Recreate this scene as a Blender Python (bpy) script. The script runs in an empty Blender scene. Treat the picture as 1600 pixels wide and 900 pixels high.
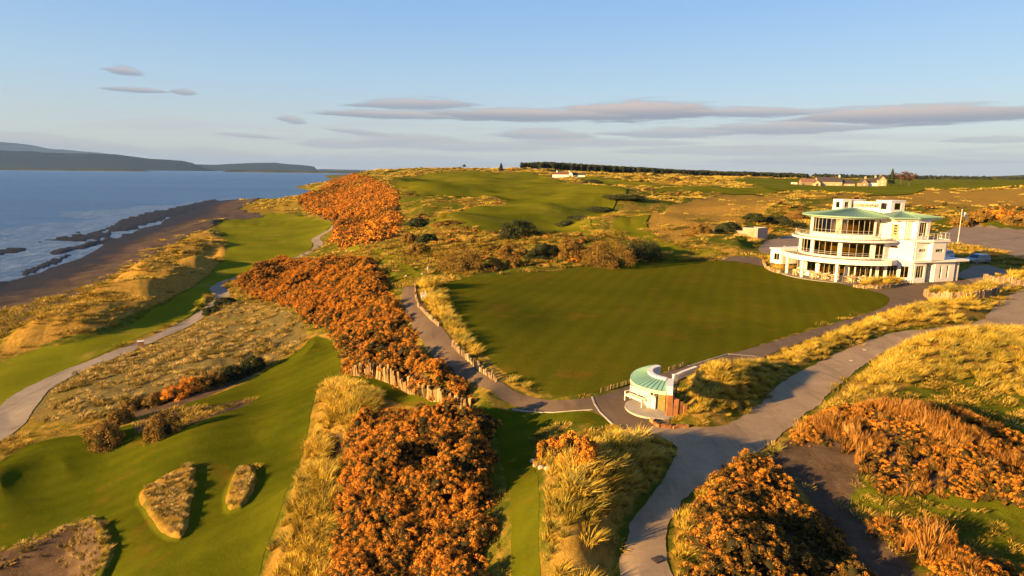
import bpy, bmesh, math, random, time
import numpy as np
from mathutils import Vector, Matrix, Euler
T0 = time.time()
S = bpy.context.scene
C = S.collection
rad = math.radians
random.seed(7)
RNG = np.random.default_rng(11)

# ------------------------------------------------------------------ camera
CAMZ = 14.6
F = 980.0                       # focal length in pixels of a 1600 px wide frame
PITCH = math.atan((450 - 270) / F)
ROLL = math.atan(16 / 1600)
cam = bpy.data.objects.new('camera', bpy.data.cameras.new('camera'))
C.objects.link(cam)
cam.data.sensor_width = 36.0
cam.data.lens = F / 1600 * 36
cam.data.clip_start = 0.5
cam.data.clip_end = 80000
R_cam = Matrix.Rotation(math.pi / 2 - PITCH, 3, 'X') @ Matrix.Rotation(ROLL, 3, 'Z')
cam.matrix_world = Matrix.Translation((0, 0, CAMZ)) @ R_cam.to_4x4()
S.camera = cam
RC = np.array(R_cam)

# ------------------------------------------------------------------ light
SUN_AZ = rad(30)                # shadows run 30 degrees off +x towards +y
SUN_EL = rad(13)
sun_dir = Vector((-math.cos(SUN_AZ) * math.cos(SUN_EL), -math.sin(SUN_AZ) * math.cos(SUN_EL), math.sin(SUN_EL)))
sun = bpy.data.objects.new('sun', bpy.data.lights.new('sun', 'SUN'))
C.objects.link(sun)
sun.rotation_euler = sun_dir.to_track_quat('Z', 'Y').to_euler()
sun.data.energy = 5.0
sun.data.angle = rad(0.6)
sun.data.color = (1.0, 0.615, 0.22)

w = bpy.data.worlds.new('World')
S.world = w
w.use_nodes = True
S.view_settings.view_transform = 'Standard'
S.view_settings.look = 'None'
S.view_settings.gamma = 1
S.view_settings.exposure = 1.78
S.cycles.max_bounces = 5
S.cycles.diffuse_bounces = 2
S.cycles.glossy_bounces = 2
S.cycles.transmission_bounces = 3
S.cycles.transparent_max_bounces = 6


class NB:
    """small helper for building node trees"""
    def __init__(s, tree):
        s.t = tree; s.n = tree.nodes; s.l = tree.links
    def new(s, kind, **kw):
        nd = s.n.new(kind)
        for k, v in kw.items():
            setattr(nd, k, v)
        return nd
    def put(s, sock, v):
        if v is None:
            return
        if hasattr(v, 'links') or isinstance(v, bpy.types.NodeSocket):
            s.l.new(v, sock)
        elif isinstance(v, (tuple, list)):
            if len(v) == 3 and sock.type == 'RGBA':
                v = tuple(v) + (1,)
            sock.default_value = v
        else:
            sock.default_value = v
    def m(s, op, a, b=None, c=None, clamp=False):
        nd = s.new('ShaderNodeMath', operation=op); nd.use_clamp = clamp
        s.put(nd.inputs[0], a); s.put(nd.inputs[1], b)
        if c is not None: s.put(nd.inputs[2], c)
        return nd.outputs[0]
    def mix(s, f, a, b, kind='MIX'):
        nd = s.new('ShaderNodeMix', data_type='RGBA', blend_type=kind)
        s.put(nd.inputs[0], f); s.put(nd.inputs[6], a); s.put(nd.inputs[7], b)
        return nd.outputs[2]
    def ramp(s, f, stops, interp='LINEAR'):
        nd = s.new('ShaderNodeValToRGB'); r = nd.color_ramp; r.interpolation = interp
        s.put(nd.inputs[0], f)
        while len(r.elements) < len(stops): r.elements.new(0.5)
        for e, (p, c) in zip(r.elements, stops):
            e.position = p
            e.color = (c, c, c, 1) if isinstance(c, (int, float)) else tuple(c) + (1,)
        return nd.outputs[0]
    def mr(s, v, a, b, c=0.0, d=1.0, smooth=True):
        nd = s.new('ShaderNodeMapRange'); nd.interpolation_type = 'SMOOTHSTEP' if smooth else 'LINEAR'
        for i, x in enumerate((v, a, b, c, d)): s.put(nd.inputs[i], x)
        return nd.outputs[0]
    def noise(s, vec, scale, detail=4, rough=0.55, dist=0.0, out=0):
        nd = s.new('ShaderNodeTexNoise')
        s.put(nd.inputs['Vector'], vec); s.put(nd.inputs['Scale'], scale)
        nd.inputs['Detail'].default_value = detail; nd.inputs['Roughness'].default_value = rough
        nd.inputs['Distortion'].default_value = dist
        return nd.outputs[out]
    def mapping(s, vec, scale=(1, 1, 1), rot=(0, 0, 0), loc=(0, 0, 0)):
        nd = s.new('ShaderNodeMapping')
        s.l.new(vec, nd.inputs[0]); nd.inputs['Scale'].default_value = scale
        nd.inputs['Rotation'].default_value = rot; nd.inputs['Location'].default_value = loc
        return nd.outputs[0]
    def bump(s, h, strength=0.3, dist=0.1):
        nd = s.new('ShaderNodeBump'); s.put(nd.inputs['Height'], h)
        nd.inputs['Strength'].default_value = strength; nd.inputs['Distance'].default_value = dist
        return nd.outputs[0]


def sky_world():
    nb = NB(w.node_tree); nb.n.clear()
    sk = nb.new('ShaderNodeTexSky', sky_type='NISHITA')
    sk.sun_disc = False
    sk.sun_elevation = SUN_EL
    sk.sun_rotation = math.atan2(sun_dir.x, sun_dir.y)
    sk.altitude = 20; sk.air_density = 1.0; sk.dust_density = 0.6; sk.ozone_density = 1.6
    tc = nb.new('ShaderNodeTexCoord').outputs['Generated']
    sep = nb.new('ShaderNodeSeparateXYZ'); nb.l.new(tc, sep.inputs[0])
    x, y, z = sep.outputs
    az = nb.m('ARCTAN2', x, y)
    el = nb.m('ARCTAN2', z, nb.m('SQRT', nb.m('ADD', nb.m('MULTIPLY', x, x), nb.m('MULTIPLY', y, y))))
    cmb = nb.new('ShaderNodeCombineXYZ')
    nb.put(cmb.inputs[0], az); nb.put(cmb.inputs[1], nb.m('MULTIPLY', el, 13.0))
    dist = nb.m('SUBTRACT', nb.noise(cmb.outputs[0], 9, 6, 0.6), 0.5)
    fine = nb.m('SUBTRACT', nb.noise(cmb.outputs[0], 26, 5, 0.65), 0.5)
    col = sk.outputs[0]
    grad = nb.ramp(nb.mr(el, 0, rad(60), 0, 1, False), [(0, (3.5, 3.35, 2.95)), (.05, (3.1, 3.35, 3.35)), (.12, (2.35, 3.3, 4.2)), (.22, (1.5, 2.7, 4.5)), (.45, (.85, 1.7, 3.5)), (1, (.5, 1.0, 2.3))])
    col = nb.mix(.8, col, grad)
    # thin veils low over the horizon
    cmb2 = nb.new('ShaderNodeCombineXYZ')
    nb.put(cmb2.inputs[0], nb.m('MULTIPLY', az, 1.6)); nb.put(cmb2.inputs[1], nb.m('MULTIPLY', el, 26.0))
    veil = nb.noise(cmb2.outputs[0], 2.2, 6, 0.6, 0.4)
    vm = nb.m('MULTIPLY', nb.mr(veil, 0.47, 0.66), nb.mr(el, 0.105, 0.045, 0, 0.75))
    vm = nb.m('MULTIPLY', vm, nb.mr(el, -0.01, 0.008))
    # each lens cloud: az, el (degrees), half width, half height, slope, density
    clouds = [(-30.7, 7.1, 1.6, .30, -.05, .8), (-30.2, 5.85, 2.4, .20, 0, .8), (-26.9, 5.9, 1.0, .24, -.05, .7), (-18.9, 4.1, 1.35, .30, -.14, .7),
              (-8.4, 5.65, 6.2, .46, .02, .8), (-11.0, 4.75, 6.8, .36, -.01, .85), (1, 4.9, 10.5, .55, -.005, .95), (10.5, 5.1, 9.0, .80, .01, 1.0), (19.5, 5.0, 6.5, .40, -.02, .85),
              (25.5, 4.95, 4.5, .22, .01, .7), (31.5, 4.35, 10, .70, -.005, 1.0), (22.5, 3.7, 8.5, .52, 0, .8), (13.5, 3.4, 6.5, .42, .0, .7), (3.0, 3.2, 5, .45, -.02, .72), (7, 2.6, 10, .4, .0, .5), (-3, 2.2, 9, .45, .0, .5), (-13, 3.2, 3.5, .22, -.10, .6), (19, 1.9, 11, .4, 0, .5),
              (-15, 2.2, 4.5, .4, 0.01, .55), (-9.5, 2.5, 6.0, .55, .03, .65), (-22.5, 2.75, 2.8, .17, -.05, .6), (-36, 1.6, 8, .6, -.05, .5), (-24.5, .9, 7, .55, -.03, .55), (-11, .7, 14, .6, 0, .5), (37, 2.6, 3.4, .22, .0, .5), (28, 1.1, 12, .4, 0, .42)]
    total = None; toplit = None
    for a0, e0, wa, we, sl, dens in clouds:
        da = nb.m('SUBTRACT', az, rad(a0))
        de = nb.m('SUBTRACT', nb.m('SUBTRACT', el, rad(e0)), nb.m('MULTIPLY', da, sl))
        u = nb.m('DIVIDE', da, rad(wa * 1.12)); v = nb.m('DIVIDE', de, rad(we * 1.85))
        # flat-bottomed: stretch below
        av = nb.m('MAXIMUM', v, nb.m('MULTIPLY', v, -1.7))
        d = nb.m('ADD', nb.m('SUBTRACT', nb.m('SUBTRACT', 1.0, nb.m('MULTIPLY', u, u)), av), nb.m('ADD', nb.m('MULTIPLY', dist, 1.3), nb.m('MULTIPLY', fine, .8)))
        mk = nb.m('MULTIPLY', nb.mr(d, 0.05, 0.5), dens)
        tl = nb.m('MULTIPLY', mk, nb.mr(v, -.2, .6))
        total = mk if total is None else nb.m('MAXIMUM', total, mk)
        toplit = tl if toplit is None else nb.m('MAXIMUM', toplit, tl)
    grey = nb.mix(nb.mr(el, rad(1.0), rad(5)), (2.05, 2.2, 2.6), (1.6, 1.72, 2.1))
    cl = nb.mix(toplit, grey, (3.5, 2.9, 2.6))
    col = nb.mix(nb.m('MULTIPLY', vm, .8), col, (3.0, 2.9, 3.1))
    col = nb.mix(nb.m('MULTIPLY', total, .95), col, cl)
    bg = nb.new('ShaderNodeBackground'); bg.inputs[1].default_value = 0.057
    nb.l.new(col, bg.inputs[0])
    out = nb.new('ShaderNodeOutputWorld'); nb.l.new(bg.outputs[0], out.inputs[0])
sky_world()

# ------------------------------------------------------------------ numeric helpers
def hash2(ix, iy, seed):
    n = (ix.astype(np.int64) * 374761393 + iy.astype(np.int64) * 668265263 + seed * 974634777) & 0xffffffff
    n = (n ^ (n >> 13)) * 1274126177 & 0xffffffff
    n = n ^ (n >> 16)
    return (n & 0xffff) / 65535.0
def vnoise(x, y, seed=0):
    ix = np.floor(x); iy = np.floor(y)
    fx = x - ix; fy = y - iy
    fx = fx * fx * fx * (fx * (fx * 6 - 15) + 10); fy = fy * fy * fy * (fy * (fy * 6 - 15) + 10)
    a = hash2(ix, iy, seed); b = hash2(ix + 1, iy, seed); c = hash2(ix, iy + 1, seed); d = hash2(ix + 1, iy + 1, seed)
    return (a + (b - a) * fx) * (1 - fy) + (c + (d - c) * fx) * fy
def fbm(x, y, wl, octs=4, seed=0, gain=0.5):
    """-1..1 fractal noise with the wavelength wl in metres"""
    s = 0; a = 1; t = 0; f = 1.0 / wl
    for o in range(octs):
        c, q = math.cos(o * 1.1 + .4), math.sin(o * 1.1 + .4)
        s = s + a * (vnoise((x * c - y * q) * f + 37 * o, (x * q + y * c) * f - 11 * o, seed + o) * 2 - 1)
        t += a; a *= gain; f *= 2.03
    return s / t
def sstep(v, a, b):
    t = np.clip((v - a) / (b - a), 0, 1)
    return t * t * (3 - 2 * t)

def ray(px, py):
    px = np.asarray(px, float); py = np.asarray(py, float)
    v = np.stack([(px - 800) / F, -(py - 450) / F, -np.ones_like(px)], -1)
    v = v @ RC.T
    return v / v[..., 1:2]          # scaled so that y = 1
def at_z(px, py, z):
    r = ray(px, py); d = (z - CAMZ) / r[..., 2]
    return r * np.asarray(d)[..., None] + np.array([0, 0, CAMZ])
def at_d(px, py, d):
    r = ray(px, py)
    return r * np.asarray(d, float)[..., None] + np.array([0, 0, CAMZ])

# ------------------------------------------------------------------ macro relief: spot heights of the place
SEA = -13.5
CZ = [  # (px, py, z) spots read off the photograph with a level for each
 (1340,440,0),(1500,440,0),(1600,460,0),(1100,402,0),(1000,420,0),(760,430,0),(690,440,0),(640,450,0),(900,635,0),(1020,650,0),(1200,540,0),(1100,500,-.15),(860,500,0),
 (1250,620,0),(1100,700,0),(1000,900,-.2),(1300,560,0),(1500,560,.3),(1600,520,.2),(1600,700,-.2),(1600,900,-.8),(1300,760,-.6),(1300,900,-.8),(760,615,0),(1400,650,.2),(900,900,-.8),
 (800,900,-2),(800,740,-1.7),(800,660,-1.0),(650,700,-2.1),(600,900,-2.8),(550,660,-3.3),(560,600,-3.9),(640,622,-2.9),(720,643,-1.8),(656,534,0),(690,573,0),(630,480,0),
 (500,540,-5.4),(450,600,-5.9),(400,700,-6),(300,700,-6.2),(250,800,-6.1),(100,850,-6.6),(0,750,-7.1),(100,715,-6.9),(430,890,-4.7),(475,700,-5),(0,900,-7),(250,665,-6.8),
 (15,655,-10),(125,575,-10),(215,542,-10),(295,505,-10),(350,460,-10),(420,421,-10),(495,391,-10),(529,348,-9.6),(450,360,-10.2),(380,400,-10.2),(340,440,-10.2),(260,480,-10.2),(100,560,-10.4),(0,600,-10.4),
 (95,650,-9.2),(200,600,-8.7),(300,540,-8.6),(410,490,-7.9),(430,535,-6.9),(310,600,-7.2),(200,645,-7.5),(0,700,-9.2),
 (385,450,-9.2),(470,440,-6.2),(540,430,-3.4),(595,420,-.8),(480,490,-6.3),(540,500,-4.2),(600,520,-1.8),(545,570,-4.2),(640,575,-1.4),(600,400,-.9),(550,390,-2.2),(620,425,-.1),
 (610,372,.5),(440,318,-10.4),(470,330,-10.2),(505,346,-10),(522,385,-9.6),(400,312,-10.6),(500,300,-10.3),(570,345,-4.5),(560,300,-3),(580,360,-4.5),
 (0,385,-14.1),(200,330,-14.1),(0,350,-15.0),(400,303,-15.5),(500,281,-17),(300,282,-18),(0,300,-19),(530,273,-17),
 (0,535,-11.2),(130,465,-11.2),(250,395,-11.2),(345,345,-11.2),(372,325,-11.3),(0,452,-13.5),(62,426,-13.5),(125,404,-13.5),(200,370,-13.5),(255,350,-13.5),(310,328,-13.5),(380,311,-13.5),(0,436,-13.85),(60,412,-13.85),(130,388,-13.9),(200,354,-13.95),(260,336,-14.0),(320,317,-14.1),(90,380,-14.2),(30,395,-14.2),
 (60,500,-10.2),(250,440,-9.6),(150,490,-9.8),(320,370,-9.8),
 (700,398,.4),(800,395,.5),(700,362,1.8),(800,362,1.2),(850,342,1.8),(700,330,2.0),(760,312,3.2),(900,322,3),(990,345,1.6),(1060,370,.8),
 (1100,320,2.2),(1180,300,4.2),(1040,350,1.6),(1160,345,1.2),(1400,330,1.2),(1600,332,1.2),(1550,312,2.4),(1520,380,0),(1600,395,0),(1480,350,.6),(1160,380,.2),(1240,380,0),
 (-400,640,-11.5),(-400,420,-17),(-700,900,-11),(2100,600,0),(2100,400,.5),(2300,900,-1),(800,1500,-2),(2000,1600,-1),(-100,1700,-8),(-600,1300,-9.5),
]
CD = [  # (px, py, distance) spots whose level follows from how far away they are
 (560,272,480),(592,282,400),(619,306,280),(622,340,196),(700,300,300),(640,285,420),(700,284,500),(700,271,750),(830,266,900),(850,298,320),(1000,300,330),(950,286,480),
 (885,281,600),(1000,273,900),(1150,277,900),(1250,281,900),(1300,300,420),(1600,296,450),(1450,291,640),(1280,292,630),(1600,284,900),(1400,282,1250),(1600,280,2500),(1000,270,2500),(1300,277,3500),
 (590,270,800),(610,269,1100),(560,270.5,900),(700,267.5,1300),(640,268.5,1400),(760,266,1500),(620,270.5,2500),(700,270,4000),(2200,292,700),(2600,285,3000),(1600,279.5,6000),(900,268,6000),
]
pts = [at_z(a, b, z) for a, b, z in CZ] + [at_d(a, b, d) for a, b, d in CD]
# open water beyond the point
for X, Y in [(-300,900),(-440,1500),(-1000,3000),(-2400,6000),(-2000,2000),(-900,700),(-500,400),(-4000,6000),(-270,700)]:
    if X <= 0 or Y < 100: pts.append(np.array([X, Y, -20.0]))

CP = np.array(pts)
def ts(x, y):
    y = np.maximum(y, 6.0)
    return x / y * 1.9, np.log(y)
ct, cs = ts(CP[:, 0], CP[:, 1])
nC = len(CP)
D = np.hypot(ct[:, None] - ct[None], cs[:, None] - cs[None])
A = np.zeros((nC + 3, nC + 3)); A[:nC, :nC] = D + np.eye(nC) * -0.002
A[:nC, nC] = 1; A[:nC, nC + 1] = ct; A[:nC, nC + 2] = cs; A[nC:, :nC] = A[:nC, nC:].T
SOL = np.linalg.solve(A, np.concatenate([CP[:, 2], np.zeros(3)]))
def h0(x, y):
    x = np.asarray(x, float); y = np.asarray(y, float)
    sh = x.shape; t, s = ts(x.ravel(), y.ravel()); out = np.empty(t.shape)
    for i in range(0, len(t), 20000):
        a, b = t[i:i + 20000, None], s[i:i + 20000, None]
        out[i:i + 20000] = np.hypot(a - ct, b - cs) @ SOL[:nC] + SOL[nC] + a[:, 0] * SOL[nC + 1] + b[:, 0] * SOL[nC + 2]
    return out.reshape(sh)
MARCH = np.geomspace(9, 4500, 260)
def ground_at(px, py, up=0.0):
    """where the sight line of a photo point meets the macro relief (raised by up)"""
    r = ray(np.atleast_1d(px), np.atleast_1d(py))
    X = r[:, 0:1] * MARCH; Z = CAMZ + r[:, 2:3] * MARCH; Y = np.broadcast_to(MARCH, X.shape)
    d = Z - (np.maximum(h0(X, Y), -14) + up)
    neg = d < 0
    k = np.where(neg.any(1), neg.argmax(1), len(MARCH) - 1); k = np.maximum(k, 1)
    i = np.arange(len(k)); d0, d1 = d[i, k - 1], d[i, k]
    f = np.clip(d0 / (d0 - d1 + 1e-9), 0, 1)
    dist = MARCH[k - 1] + (MARCH[k] - MARCH[k - 1]) * f
    return np.stack([r[:, 0] * dist, dist], -1)
def poly(pts_, up=0.0, smooth=True):
    P = np.array(pts_, float)
    if smooth and len(P) > 4:      # Chaikin in the picture-independent sense: corners rounded before projecting
        Q = np.roll(P, -1, 0); P = np.stack([P * .8 + Q * .2, P * .2 + Q * .8], 1).reshape(-1, 2)
    return ground_at(P[:, 0], P[:, 1], up)
def sdf(P, x, y, cap=60.0):
    """signed distance to polygon P (negative inside)"""
    x = np.asarray(x); y = np.asarray(y); out = np.full(x.shape, cap, float)
    lo = P.min(0) - cap * .3; hi = P.max(0) + cap * .3
    m = (x > lo[0]) & (x < hi[0]) & (y > lo[1]) & (y < hi[1])
    if not m.any(): return out
    X, Y = x[m], y[m]; d2 = np.full(X.shape, 1e12); ins = np.zeros(X.shape, bool)
    Q = np.roll(P, -1, 0)
    for (ax, ay), (bx, by) in zip(P, Q):
        ex, ey = bx - ax, by - ay; L = ex * ex + ey * ey + 1e-12
        t = np.clip(((X - ax) * ex + (Y - ay) * ey) / L, 0, 1)
        d2 = np.minimum(d2, (X - ax - t * ex) ** 2 + (Y - ay - t * ey) ** 2)
        c = (ay > Y) != (by > Y)
        if c.any():
            ins ^= c & (X < ex * (Y - ay) / (by - ay + 1e-15) + ax)
    d = np.sqrt(d2); out[m] = np.where(ins, -d, d)
    return out
def sdf_line(P, x, y, width, cap=40.0):
    x = np.asarray(x); y = np.asarray(y); out = np.full(x.shape, cap, float)
    width = np.broadcast_to(width, (len(P),))
    lo = P.min(0) - cap * .4; hi = P.max(0) + cap * .4
    m = (x > lo[0]) & (x < hi[0]) & (y > lo[1]) & (y < hi[1])
    if not m.any(): return out
    X, Y = x[m], y[m]; best = np.full(X.shape, 1e9)
    for k in range(len(P) - 1):
        (ax, ay), (bx, by) = P[k], P[k + 1]
        ex, ey = bx - ax, by - ay; L = ex * ex + ey * ey + 1e-12
        t = np.clip(((X - ax) * ex + (Y - ay) * ey) / L, 0, 1)
        best = np.minimum(best, np.hypot(X - ax - t * ex, Y - ay - t * ey) - (width[k] * (1 - t) + width[k + 1] * t) / 2)
    out[m] = best
    return out
# ------------------------------------------------------------------ the zones of the course
Z = {}
def zone(name, *polys, up=0.0):
    Z[name] = [poly(p, up) for p in polys]
zone('lower_fairway', [(345,346),(370,340),(420,332),(460,336),(500,344),(521,346),(518,352),(506,365),(490,376),(484,392),(470,399),(412,419),(375,431),(337,444),(328,455),(312,480),(296,496),(240,517),(200,534),(160,554),(125,568),(60,597),(15,628),(-120,700),(-160,640),(0,566),(60,545),(110,540),(160,524),(200,513),(225,497),(262,477),(311,444),(334,425),(350,405),(356,380),(344,362)])
zone('main_tee', [(490,523),(515,530),(528,545),(533,570),(532,588),(551,598),(590,608),(627,619),(687,636),(740,643),(800,643),(853,645),(923,645),(958,667),(940,668),(900,664),(853,668),(831,681),(829,719),(840,787),(842,900),(845,1100),(796,1100),(797,900),(797,824),(785,741),(774,673),(765,650),(700,646),(650,640),(604,634),(560,616),(530,604),(498,603),(487,666),(472,711),(457,787),(438,843),(408,896),(380,1000),(340,1100),(-200,1100),(-150,800),(-30,740),(40,697),(85,685),(120,682),(180,672),(225,660),(255,643),(300,627),(350,612),(395,592),(425,572),(470,546)])
zone('range', [(692,438),(720,433),(760,432),(860,424),(940,414),(1010,411),(1090,404),(1160,409),(1250,430),(1330,448),(1380,459),(1393,468),(1375,482),(1290,505),(1220,528),(1140,553),(1060,573),(985,597),(940,612),(885,622),(850,612),(800,592),(755,556),(718,508),(695,465)])
zone('links_fairway',
 [(612,292),(640,279),(690,270),(760,269),(840,276),(905,290),(960,300),(985,306),(940,322),(890,334),(800,352),(740,360),(690,354),(672,340),(740,332),(805,322),(770,313),(700,309),(640,306)],
 [(700,356),(800,346),(890,326),(962,318),(955,335),(920,350),(945,372),(960,388),(900,376),(800,372),(740,366)],
 [(985,335),(1012,336),(1006,360),(1040,384),(1130,394),(1095,402),(1010,409),(950,380),(965,350)],
 [(1000,302),(1060,290),(1180,294),(1290,301),(1200,306),(1110,306),(1060,300)],
 [(580,394),(612,398),(650,412),(686,430),(688,440),(650,436),(633,447),(622,440),(606,420)],
 [(900,279),(960,284),(1050,290),(960,292),(905,286)])
zone('far_fairway', [(398,313),(425,301),(490,295),(522,296),(500,304),(460,309),(420,314)], [(541,388),(558,384),(566,395),(548,399)])
zone('far_field', [(1130,280),(1250,280),(1420,281),(1600,281),(1700,281),(1800,288),(1600,292),(1450,297),(1420,306),(1300,306),(1230,300),(1180,292)])
zone('asphalt', [(628,446),(628,480),(658,534),(691,573),(742,600),(787,627),(815,640),(868,645),(900,642),(926,643),(960,669),(985,685),(1040,690),(1050,640),(1060,590),(1090,577),(1180,572),(1200,556),(1300,520),(1370,492),(1440,473),(1460,466),(1500,452),(1530,447),(1530,440),(1460,436),(1440,447),(1380,440),(1280,441),(1236,432),(1212,422),(1190,404),(1150,398),(1110,398),(1130,406),(1190,420),(1250,434),(1330,452),(1380,462),(1392,472),(1370,486),(1300,508),(1200,538),(1100,566),(1030,585),(988,602),(940,620),(900,626),(860,627),(810,616),(766,588),(716,548),(690,510),(656,477),(648,446)])
zone('road', [(975,930),(972,860),(985,812),(1020,770),(1050,730),(1060,703),(1045,688),(1000,672),(1040,662),(1060,668),(1122,671),(1180,641),(1225,592),(1290,562),(1340,538),(1400,519),(1480,512),(1535,502),(1555,478),(1580,458),(1640,440),(1760,450),(1700,500),(1600,514),(1540,522),(1450,532),(1390,547),(1350,570),(1310,602),(1262,646),(1212,690),(1182,706),(1112,742),(1082,772),(1053,802),(1043,850),(1046,900),(1050,1100),(960,1100)])
zone('car_park', [(1440,392),(1478,362),(1500,352),(1600,360),(1750,372),(1750,425),(1600,405),(1560,393),(1500,381)], [(1180,392),(1200,374),(1245,366),(1300,372),(1290,400),(1215,405)], [(1490,432),(1530,410),(1600,430),(1620,445),(1560,452),(1520,440)])
zone('beach', [(-300,620),(-300,500),(-120,480),(0,400),(60,380),(130,355),(200,335),(260,322),(320,312),(370,306),(420,306),(404,313),(385,320),(360,335),(345,346),(330,356),(300,368),(262,392),(210,425),(150,460),(100,487),(0,537),(-120,600)])
zone('heather', [(40,660),(65,612),(130,583),(220,548),(300,512),(340,487),(400,470),(450,488),(482,508),(482,522),(462,545),(425,567),(300,600),(250,606),(205,640),(150,655),(90,665)])
zone('gravel_bed', [(200,668),(255,640),(330,630),(400,612),(385,628),(345,655),(300,672),(240,690)])
zone('triangle_rough', [(210,777),(260,750),(308,735),(305,762),(290,850),(280,857),(245,832)])
zone('oval_rough', [(352,775),(372,738),(400,734),(401,768),(382,803),(355,808)])
zone('hollow_left', [(507,682),(540,674),(547,690),(540,730),(532,768),(506,772),(498,725)])
zone('marram_front', [(1040,960),(1041,880),(1049,812),(1078,775),(1110,742),(1150,705),(1185,702),(1215,690),(1205,715),(1150,740),(1110,775),(1085,820),(1075,880),(1070,960)])
zone('bed', [(1441,461),(1447,452),(1490,448),(1545,450),(1578,455),(1562,465),(1535,470),(1485,474),(1455,470)], [(1537,436),(1560,431),(1620,432),(1660,446),(1600,449),(1560,446)], [(1332,449),(1345,441),(1380,439),(1415,441),(1419,445),(1395,452),(1360,454)], [(1192,410),(1200,405),(1222,408),(1231,420),(1226,428),(1206,426)])
zone('weed', [(45,381),(80,374),(120,370),(165,364),(172,371),(130,378),(90,381)], [(162,357),(185,346),(215,338),(250,330),(300,319),(340,311),(330,320),(285,333),(250,345),(215,354),(180,361)], [(-40,395),(20,390),(56,391),(50,397),(10,401),(-40,408)], [(20,428),(70,408),(110,396),(118,401),(80,415),(40,432)])
zone('corner_rough', [(-150,870),(0,846),(75,824),(145,800),(170,830),(180,862),(165,900),(140,960),(-150,1050)])
zone('tee_tongue', [(330,647),(350,632),(386,619),(380,634),(350,651)])
zone('marram_edge', [(648,443),(668,438),(686,447),(700,480),(720,518),(756,556),(806,598),(866,624),(836,624),(802,611),(762,586),(712,546),(687,508),(655,476)])
zone('marram_left', [(498,602),(540,602),(600,630),(586,650),(550,672),(538,760),(524,850),(510,960),(380,960),(408,896),(440,845),(458,787),(473,711),(488,665)])
zone('marram_mid', [(960,664),(1000,662),(1050,692),(1056,706),(1047,730),(1017,770),(982,810),(969,860),(972,960),(850,960),(843,860),(841,787),(832,722),(850,718),(900,745),(938,720),(950,690)])
zone('marram_hut', [(1058,584),(1100,574),(1190,572),(1240,578),(1254,592),(1220,590),(1178,640),(1120,669),(1062,664),(1030,655),(1062,640)])
zone('marram_road', [(1200,556),(1300,521),(1380,488),(1440,474),(1520,473),(1550,486),(1535,500),(1480,509),(1400,516),(1338,534),(1288,558),(1250,580),(1200,572)])
zone('marram_right', [(1265,648),(1315,604),(1352,572),(1392,549),(1450,534),(1540,524),(1620,516),(1750,530),(1750,640),(1600,640),(1530,610),(1450,600),(1420,620),(1330,645),(1250,668)])
zone('straw_mid', [(1000,350),(1010,338),(1060,322),(1110,308),(1200,307),(1240,318),(1180,345),(1130,370),(1090,378),(1040,382),(1008,362)], [(1330,308),(1450,299),(1600,293),(1800,292),(1850,318),(1600,322),(1500,326),(1400,322)])
zone('dune_low', [(0,545),(60,512),(150,462),(210,427),(262,394),(300,370),(332,358),(352,372),(354,400),(334,424),(310,444),(262,476),(225,496),(160,522),(60,542),(0,562)])
zone('soil', [(1190,720),(1235,690),(1300,700),(1332,725),(1345,760),(1320,790),(1360,840),(1420,880),(1440,960),(1360,960),(1310,850),(1250,770),(1200,740)])
zone('dark_green', [(1300,775),(1350,762),(1520,778),(1640,810),(1640,870),(1520,850),(1480,812),(1350,800)], [(1500,590),(1600,600),(1700,640),(1700,690),(1590,690),(1530,640)])
zone('gorse_near', [(548,662),(600,650),(690,645),(766,650),(770,700),(765,760),(760,830),(765,960),(515,960),(535,800),(542,720)], up=.6)
zone('gorse_slope', [(368,445),(392,430),(430,415),(480,408),(540,402),(575,405),(600,430),(612,465),(635,490),(655,540),(690,580),(738,602),(745,622),(735,635),(690,622),(640,607),(590,597),(552,588),(536,560),(530,520),(500,505),(480,500),(455,480),(440,470),(395,465)], up=.5)
zone('gorse_cliff', [(554,273),(590,281),(618,306),(622,340),(617,368),(590,383),(540,385),(515,382),(530,352),(480,332),(463,318),(500,297),(530,277)], up=.3)
zone('gorse_front', [(1135,722),(1165,705),(1192,715),(1208,745),(1250,770),(1290,810),(1320,855),(1380,960),(1068,960),(1072,880),(1085,820),(1105,780),(1125,750)], up=.4)
zone('reedy', [(1232,668),(1300,655),(1450,640),(1520,645),(1570,685),(1620,700),(1680,820),(1600,800),(1520,775),(1420,772),(1350,762),(1330,725),(1300,705),(1240,700)], [(1352,805),(1400,805),(1480,820),(1520,855),(1620,875),(1620,960),(1480,940),(1440,860),(1360,825)], up=.6)
zone('gorse_band', [(165,652),(200,625),(250,605),(300,588),(345,575),(390,563),(414,568),(405,582),(370,597),(310,625),(250,640),(195,652)], up=.3)
zone('back_scrub', [(1490,345),(1530,330),(1600,328),(1700,335),(1700,360),(1600,356),(1540,352)], [(1130,352),(1180,335),(1240,318),(1262,330),(1250,362),(1200,368),(1150,362)], [(640,392),(680,370),(740,352),(840,362),(860,378),(1010,382),(1040,400),(1000,412),(860,420),(740,430),(690,420)])
zone('hollow_mid', [(620,312),(700,315),(760,328),(740,350),(680,350),(640,380),(625,370),(632,335)])

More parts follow.
